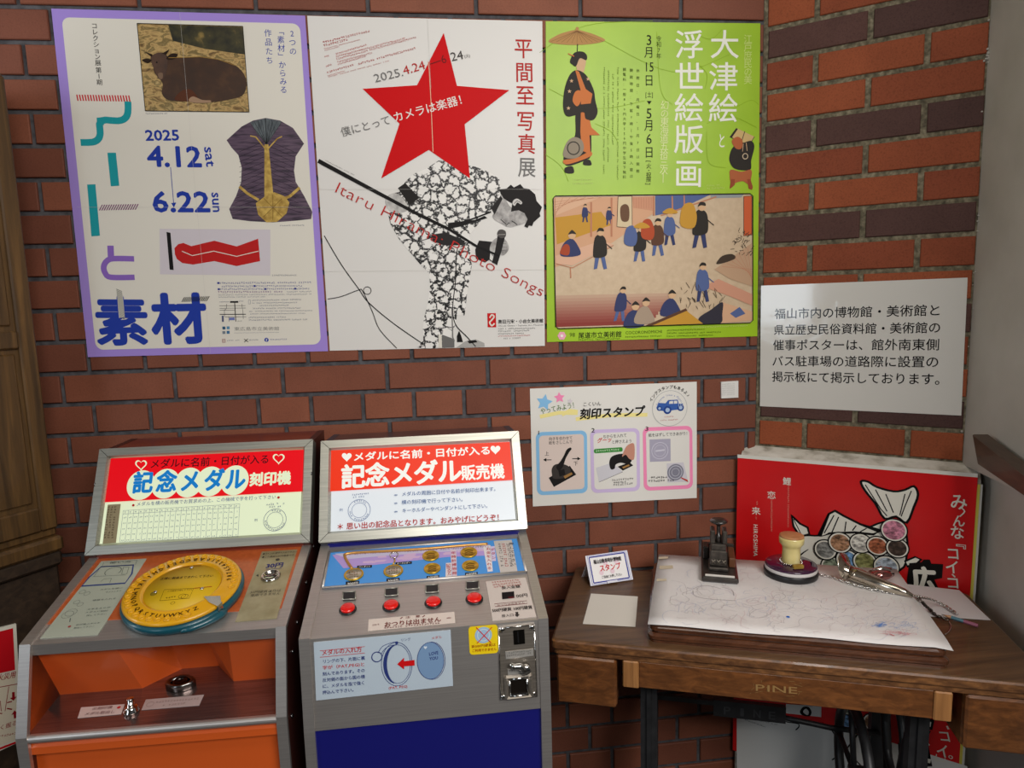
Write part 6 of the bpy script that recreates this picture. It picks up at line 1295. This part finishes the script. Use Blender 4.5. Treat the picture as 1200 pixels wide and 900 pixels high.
# ---- acrylic card stand
cb = [TOP.hit(p, 0.0025) for p in ((692.3, 688), (742, 680.3))]; cu = (cb[1]-cb[0]).normalized(); ln = (cb[1]-cb[0]).length; back = V((-cu.y, cu.x, 0)); back = back if back.y > 0 else -back
tilt = math.radians(28); cv = (V((0, 0, 1))*math.cos(tilt)+back*math.sin(tilt)); cn = cu.cross(cv); CS = Plane(cb[0], cn, cu)
hc = (CS.hit((683, 652))-cb[0]).dot(cv); hc = max(0.05, min(0.09, hc))
acr = mat('acrylic', (226, 226, 236), 0.12, coat=0.4)
cs = empty('card_stand', cb[0]+cu*ln/2, 'small tilted stamp card with blue double border on the sewing table', 'card stand')
b = MB(); b.slab([cb[0], cb[1], cb[1]+cv*hc, cb[0]+cv*hc], cn, 0.003, acr); b.slab([cb[0]+cv*0.05-cn*0.003, cb[1]+cv*0.05-cn*0.003, cb[1]+back*0.055, cb[0]+back*0.055], (cn+V((0, 0, 1))).normalized(), 0.002, acr); b.build('acrylic_stand', cs)
C4 = lambda x, y: cb[0]+cu*(x*ln)+cv*(y*hc)
b = MB(); b.slab([C4(0.03, 0.03)+cn*0.0006, C4(0.97, 0.03)+cn*0.0006, C4(0.97, 0.97)+cn*0.0006, C4(0.03, 0.97)+cn*0.0006], cn, 0.0005, mat('card_white', (232, 229, 228), 0.4)); b.build('card', cs)
pr = Print(CS.off(0.0007), 0.0003); W_ = lambda x, y: proj(C4(x, y)); cbl = ink(44, 54, 150)
pr.frame([W_(0.08, 0.93), W_(0.92, 0.93), W_(0.92, 0.08), W_(0.08, 0.08)], 1.3, cbl, 1).frame([W_(0.045, 0.97), W_(0.955, 0.97), W_(0.955, 0.035), W_(0.045, 0.035)], 0.5, ink(140, 146, 200), 1)
for i in range(4): pr.circ(W_(0.3+i*0.13, 0.38+0.3*(i % 2)), 2.6, ink(232, 206, 216), 1)
pr.line('福山自動車時計博物館', W_(0.16, 0.70), W_(0.82, 0.70), 5.2, ink(40, 36, 40), 3, 0.02).line('スタンプ', W_(0.27, 0.43), W_(0.77, 0.43), 8.2, ink(206, 54, 60), 3, 0.02).line('ご自由にお押し下さい', W_(0.28, 0.19), W_(0.76, 0.19), 3.4, ink(60, 56, 60), 3, 0.01)
pr.build('card_print', cs)
b = MB(); b.slab([C4(0.38, 0.0)+cn*0.003, C4(0.62, 0.0)+cn*0.003, C4(0.62, 0.075)+cn*0.003, C4(0.38, 0.075)+cn*0.003], cn, 0.0025, acr); b.build('card_clip', cs)
# ---- black embossing press
EP = PAP.hit((822.3, 683)); E2_ = PAP.hit((865.8, 686.6)); eu = (E2_-EP).normalized(); ew = (E2_-EP).length; ev_ = V((-eu.y, eu.x, 0)); Tm = lambda x, y, z: EP+eu*x+ev_*y+V((0, 0, z+0.0021))
blk_ = texmat('press_black', [(0.3, (30, 27, 26)), (0.7, (52, 46, 42))], 60, rough=0.28, bmp=0.1, coat=0.3); gun = texmat('press_gunmetal', [(0.3, (62, 58, 54)), (0.7, (96, 90, 84))], 80, rough=0.38, metal=0.7, bmp=0.15)
ps = empty('embossing_press', Tm(ew/2, 0.06, 0), 'small black metal embossing press on the scribbled sheet', 'embossing press')
ed = 0.145
b = MB(); b.bbox(Tm, 0, ew, 0, ed, 0, 0.012, blk_, 0.003); b.build('base', ps)
b = MB(); b.bbox(Tm, 0.007, ew-0.008, 0.006, 0.010, 0.010, 0.0155, mat('press_strip', (206, 200, 192), 0.35), 0.0008); b.build('label_strip', ps)
b = MB(); cx = ew*0.47
b.bbox(Tm, cx-0.021, cx+0.021, 0.034, 0.090, 0.012, 0.020, gun, 0.002); b.bbox(Tm, cx-0.0185, cx+0.0185, 0.042, 0.085, 0.020, 0.056, gun, 0.003); b.bbox(Tm, cx-0.016, cx+0.016, 0.044, 0.083, 0.056, 0.070, gun, 0.002)
for s_ in (-1, 1):
    b.bbox(Tm, min(cx+s_*0.018, cx+s_*0.0075), max(cx+s_*0.018, cx+s_*0.0075), 0.046, 0.080, 0.070, 0.100, gun, 0.002)
for s_ in (-1, 0, 1): b.tube([Tm(cx+s_*0.011-0.004, 0.0415, 0.036), Tm(cx+s_*0.011+0.004, 0.0415, 0.026)], 0.0013, mat('press_scroll', (120, 112, 100), 0.4, 0.6), 6); b.tube([Tm(cx+s_*0.011+0.004, 0.0415, 0.036), Tm(cx+s_*0.011-0.004, 0.0415, 0.026)], 0.0013, mat('press_scroll', None), 6)
b.build('body', ps)
b = MB(); b.lathe(Tm(cx, 0.062, 0.066), V((0, 0, 1)), [(0.0065, 0), (0.0065, 0.020), (0.004, 0.022), (0.004, 0.040), (0.005, 0.043), (0.0185, 0.050), (0.0195, 0.0525), (0.016, 0.0555), (0.001, 0.0565)], blk_, 30); b.build('plunger', ps)
b = MB(); b.bbox(Tm, 0.004, 0.016, 0.10, 0.135, 0.012, 0.042, blk_, 0.002); b.bbox(Tm, ew-0.018, ew-0.004, 0.06, 0.135, 0.012, 0.034, mat('press_wood', (96, 58, 34), 0.4), 0.002); b.bbox(Tm, 0.003, ew-0.003, 0.132, 0.140, 0.012, 0.040, blk_, 0.002); b.build('rear_guide', ps)
# ---- round ink stamp
SC = PAP.hit((926.5, 673.5))+V((0, 0, 0.0021)); up = V((0, 0, 1)); r_ = 28.3*PAP.mpp((926.5, 673))[0]
stp = empty('ink_stamp', SC, 'round ink stamp with a cream wooden handle on the scribbled sheet', 'stamp')
b = MB(); b.lathe(SC, up, [(r_*0.98, 0), (r_, 0.003), (r_, 0.012), (r_*0.97, 0.0135), (r_*0.94, 0.0135)], blackp, 48); b.build('rubber_base', stp)
b = MB(); b.lathe(SC, up, [(r_*0.955, 0.0132), (r_*0.965, 0.0145), (r_*0.965, 0.020), (r_*0.95, 0.021)], mat('stamp_band', (206, 202, 200), 0.35), 48); b.build('pale_band', stp)
b = MB(); b.lathe(SC, up, [(r_*0.955, 0.0208), (r_*0.95, 0.0235), (r_*0.9, 0.0255), (r_*0.3, 0.0262), (0.001, 0.0262)], mat('stamp_purple', (56, 20, 52), 0.14, coat=0.6), 48); b.build('lid', stp)
hw = texmat('stamp_handle_wood', [(0.3, (196, 176, 104)), (0.55, (226, 210, 142)), (0.75, (236, 226, 176))], 14, (1, 1, 0.3), rough=0.3, coat=0.4)
b = MB(); b.lathe(SC+up*0.0262, up, [(0.0175, 0), (0.019, 0.003), (0.019, 0.016), (0.0185, 0.034), (0.0205, 0.040), (0.0255, 0.046), (0.0262, 0.056), (0.0255, 0.060)], hw, 40); b.lathe(SC+up*0.0862, up, [(0.0256, 0), (0.0250, 0.003), (0.021, 0.0042), (0.001, 0.0046)], texmat('stamp_handle_end', [(0.3, (170, 110, 70)), (0.7, (206, 150, 100))], 30, rough=0.35), 40); b.build('handle', stp)
b = MB()
for i in range(30): t_ = 2*math.pi*i/30; b.lathe(SC+V((0.0225*math.cos(t_), 0.0225*math.sin(t_), 0.028+0.001*math.sin(3*t_))), up, [(0.0005, 0), (0.0018, 0.0008), (0.0018, 0.0024), (0.0005, 0.0034)], chrome, 8)
b.build('ball_chain', stp)
b = MB(); b.bbox(lambda x, y, z: SC+V((x-0.002, y-0.036, z)), -0.013, 0.010, -0.004, 0.006, 0.0265, 0.036, texmat('brass_tag', [(0.3, (150, 116, 40)), (0.7, (200, 168, 80))], 60, rough=0.35, metal=0.5), 0.002); b.build('brass_clip', stp)
# ---- chrome trumpet-shaped tool lying on the sheet
def onp(p, h): return Plane((0, 0, ZP+0.0031+h), (0, 0, 1), (1, 0, 0)).hit(p)
ct = empty('chrome_hand_tool', onp((1020, 690), 0), 'chrome trumpet-shaped hand tool lying across the sheet beside the chain', 'tool')
chr_w = texmat('worn_chrome', [(0.3, (176, 164, 146)), (0.7, (212, 204, 190))], 30, rough=0.16, metal=1.0)
k = K(960, 620, 6)
path = [(1070, 698.5, 0.0035), (1060, 694, 0.0075), (1040, 687.5, 0.0115), (1020, 680, 0.014), (1006, 674.5, 0.0155), (997, 671.5, 0.0165)]
b = MB(); b.tube([onp((x, y), r_) for x, y, r_ in path], [r_ for x, y, r_ in path], chr_w, 20); b.build('tapered_barrel', ct)
b = MB(); c0 = onp((998, 671.5), 0.018); cdir = (onp((997, 672.5), 0.014)-onp((1020, 680.5), 0.0115)).normalized()
# curled flared mouth: a band that opens upwards and left
e1 = cdir; e2 = up.cross(e1).normalized(); rows = []
for i in range(30):
    t_ = 2*math.pi*i/30; dirv = e2*math.cos(t_)+up*math.sin(t_)*0.95+e1*0.25*math.sin(t_)
    rows.append([c0+dirv*0.0135+up*0.002, c0+e1*0.006+dirv*0.016+up*0.004, c0+e1*0.013+dirv*0.021+up*0.0065, c0+e1*0.017+dirv*0.0265+up*0.0095, c0+e1*0.0165+dirv*0.0282+up*0.010, c0+e1*0.0145+dirv*0.0275+up*0.0095, c0+e1*0.011+dirv*0.0205+up*0.006, c0+e1*0.004+dirv*0.013+up*0.003])
b.add([p for r_ in rows for p in r_], [[i*8+j, ((i+1) % 30)*8+j, ((i+1) % 30)*8+j+1, i*8+j+1] for i in range(30) for j in range(7)], chr_w, True); b.build('flared_mouth', ct)
b = MB(); lv = [onp(p, h) for p, h in ((k(360, 318)[0], 0.012), (k(420, 330)[0], 0.016), (k(470, 322)[0], 0.015), (k(515, 318)[0], 0.010))]
b.tube(lv, [0.009, 0.012, 0.010, 0.005], mat('lever_chrome_reflection', (176, 120, 116), 0.12, 0.9), 14); b.tube([onp(k(400, 320)[0], 0.012), onp(k(390, 290)[0], 0.020), onp(k(440, 278)[0], 0.024), onp(k(505, 284)[0], 0.022)], [0.005, 0.005, 0.006, 0.004], chrome, 12); b.build('clamp_lever', ct)  # lever's red is a reflection painted into the chrome colour
# ---- chains: separate links along a path
def chain(path, step, rl, wr, m, name, label, group=None):
    pts = []; 
    for a_, c_ in zip(path[:-1], path[1:]):
        n_ = max(1, int((c_-a_).length/0.001)); pts += [a_+(c_-a_)*(i/n_) for i in range(n_)]
    b_ = MB(); acc = 0; j = 0; last = pts[0]
    for i in range(1, len(pts)-1):
        acc += (pts[i]-last).length; last = pts[i]
        if acc >= step:
            acc = 0; t_ = (pts[i+1]-pts[i-1]).normalized(); s_ = up.cross(t_).normalized(); w_ = t_.cross(s_); e_ = (s_*0.85+w_*0.5 if j % 2 else w_*0.6-s_*0.8).normalized(); j += 1
            b_.tube([pts[i]+t_*(rl*1.35*math.cos(q_*0.6283))+e_*(rl*0.72*math.sin(q_*0.6283))+up*rl*0.75 for q_ in range(10)], wr, m, 6, True)
    o = b_.build(name, loc=path[0]); return tag(o, label, 'chain', 'chains on the sewing table')
def flat(pts, h=0.0): return [onp(p, h) for p in spline(pts, 6, False)]
chain(flat(P2('952,671.5 962,675 975,677.5 990,683 1008,688.5 1030,693.5 1050,696.5 1068,699')), 0.0062, 0.0036, 0.0010, chrome, 'metal_chain', 'thin chain linking the round ink stamp to the chrome tool')
def onh(p, z): return Plane((0, 0, z), (0, 0, 1), (1, 0, 0)).hit(p)
pth = [onp(p, 0.002) for p in ((1071, 699), (1078, 701))]+[onh(p, z) for p, z in (((1088, 703), 0.765), ((1098, 706.5), 0.750), ((1107, 711), 0.7435), ((1114, 716), 0.7435), ((1121, 720.5), 0.7435))]
chain(pth, 0.0052, 0.0036, 0.0012, chrome, 'metal_chain', 'curved chain running from the tool tip over the plain paper to the pencil')
pth = [onp(p, 0.001) for p in ((1074, 700), (1080, 706))]+[onh(p, z) for p, z in (((1084, 711), 0.760), ((1090, 716), 0.7435), ((1096, 722), 0.742), ((1105, 726), 0.742), ((1114, 728), 0.742))]
chain(pth, 0.0056, 0.0036, 0.0011, mat('chain_dark', (110, 106, 100), 0.3, 1.0), 'metal_chain', 'darker chain hanging off the sheet edge towards the wire loop')
b = MB(); b.tube([onh(p, 0.7425) for p in spline(P2('1112,728 1114.5,734 1112,740 1107.5,743.5'), 5, False)], 0.0011, chrome, 6); o = b.build('wire_loop', loc=onh((1112, 735), 0.7425)); tag(o, 'bent wire loop by the sheet corner under the pencil', 'wire')
# ---- pencil
pa, pb = onh((1103, 719.8), 0.7465), onh((1146, 733.3), 0.7445); pd_ = (pb-pa).normalized(); Lp = (pb-pa).length
pn = empty('pencil', (pa+pb)/2, 'short blue and mauve pencil lying at the end of the curved chain', 'pencil')
b = MB(); b.tube([pa+pd_*Lp*0.28, pa+pd_*Lp*0.62], 0.0036, mat('pencil_blue', (86, 130, 146), 0.4), 6, smooth=False); b.build('shaft', pn)
b = MB(); b.tube([pa+pd_*Lp*0.62, pb], 0.0036, mat('pencil_mauve', (158, 92, 116), 0.4), 6, smooth=False); b.build('mauve_end', pn)
b = MB(); b.tube([pa+pd_*Lp*0.06, pa+pd_*Lp*0.28], [0.0009, 0.0035], mat('pencil_wood', (206, 150, 110), 0.6), 6); b.build('sharpened_wood', pn)
b = MB(); b.tube([pa, pa+pd_*Lp*0.07], [0.0003, 0.001], mat('pencil_lead', (40, 38, 40), 0.4), 6); b.build('lead', pn)
type_done()
for o in list(bpy.data.objects):
    if '_loc' in o: del o['_loc']
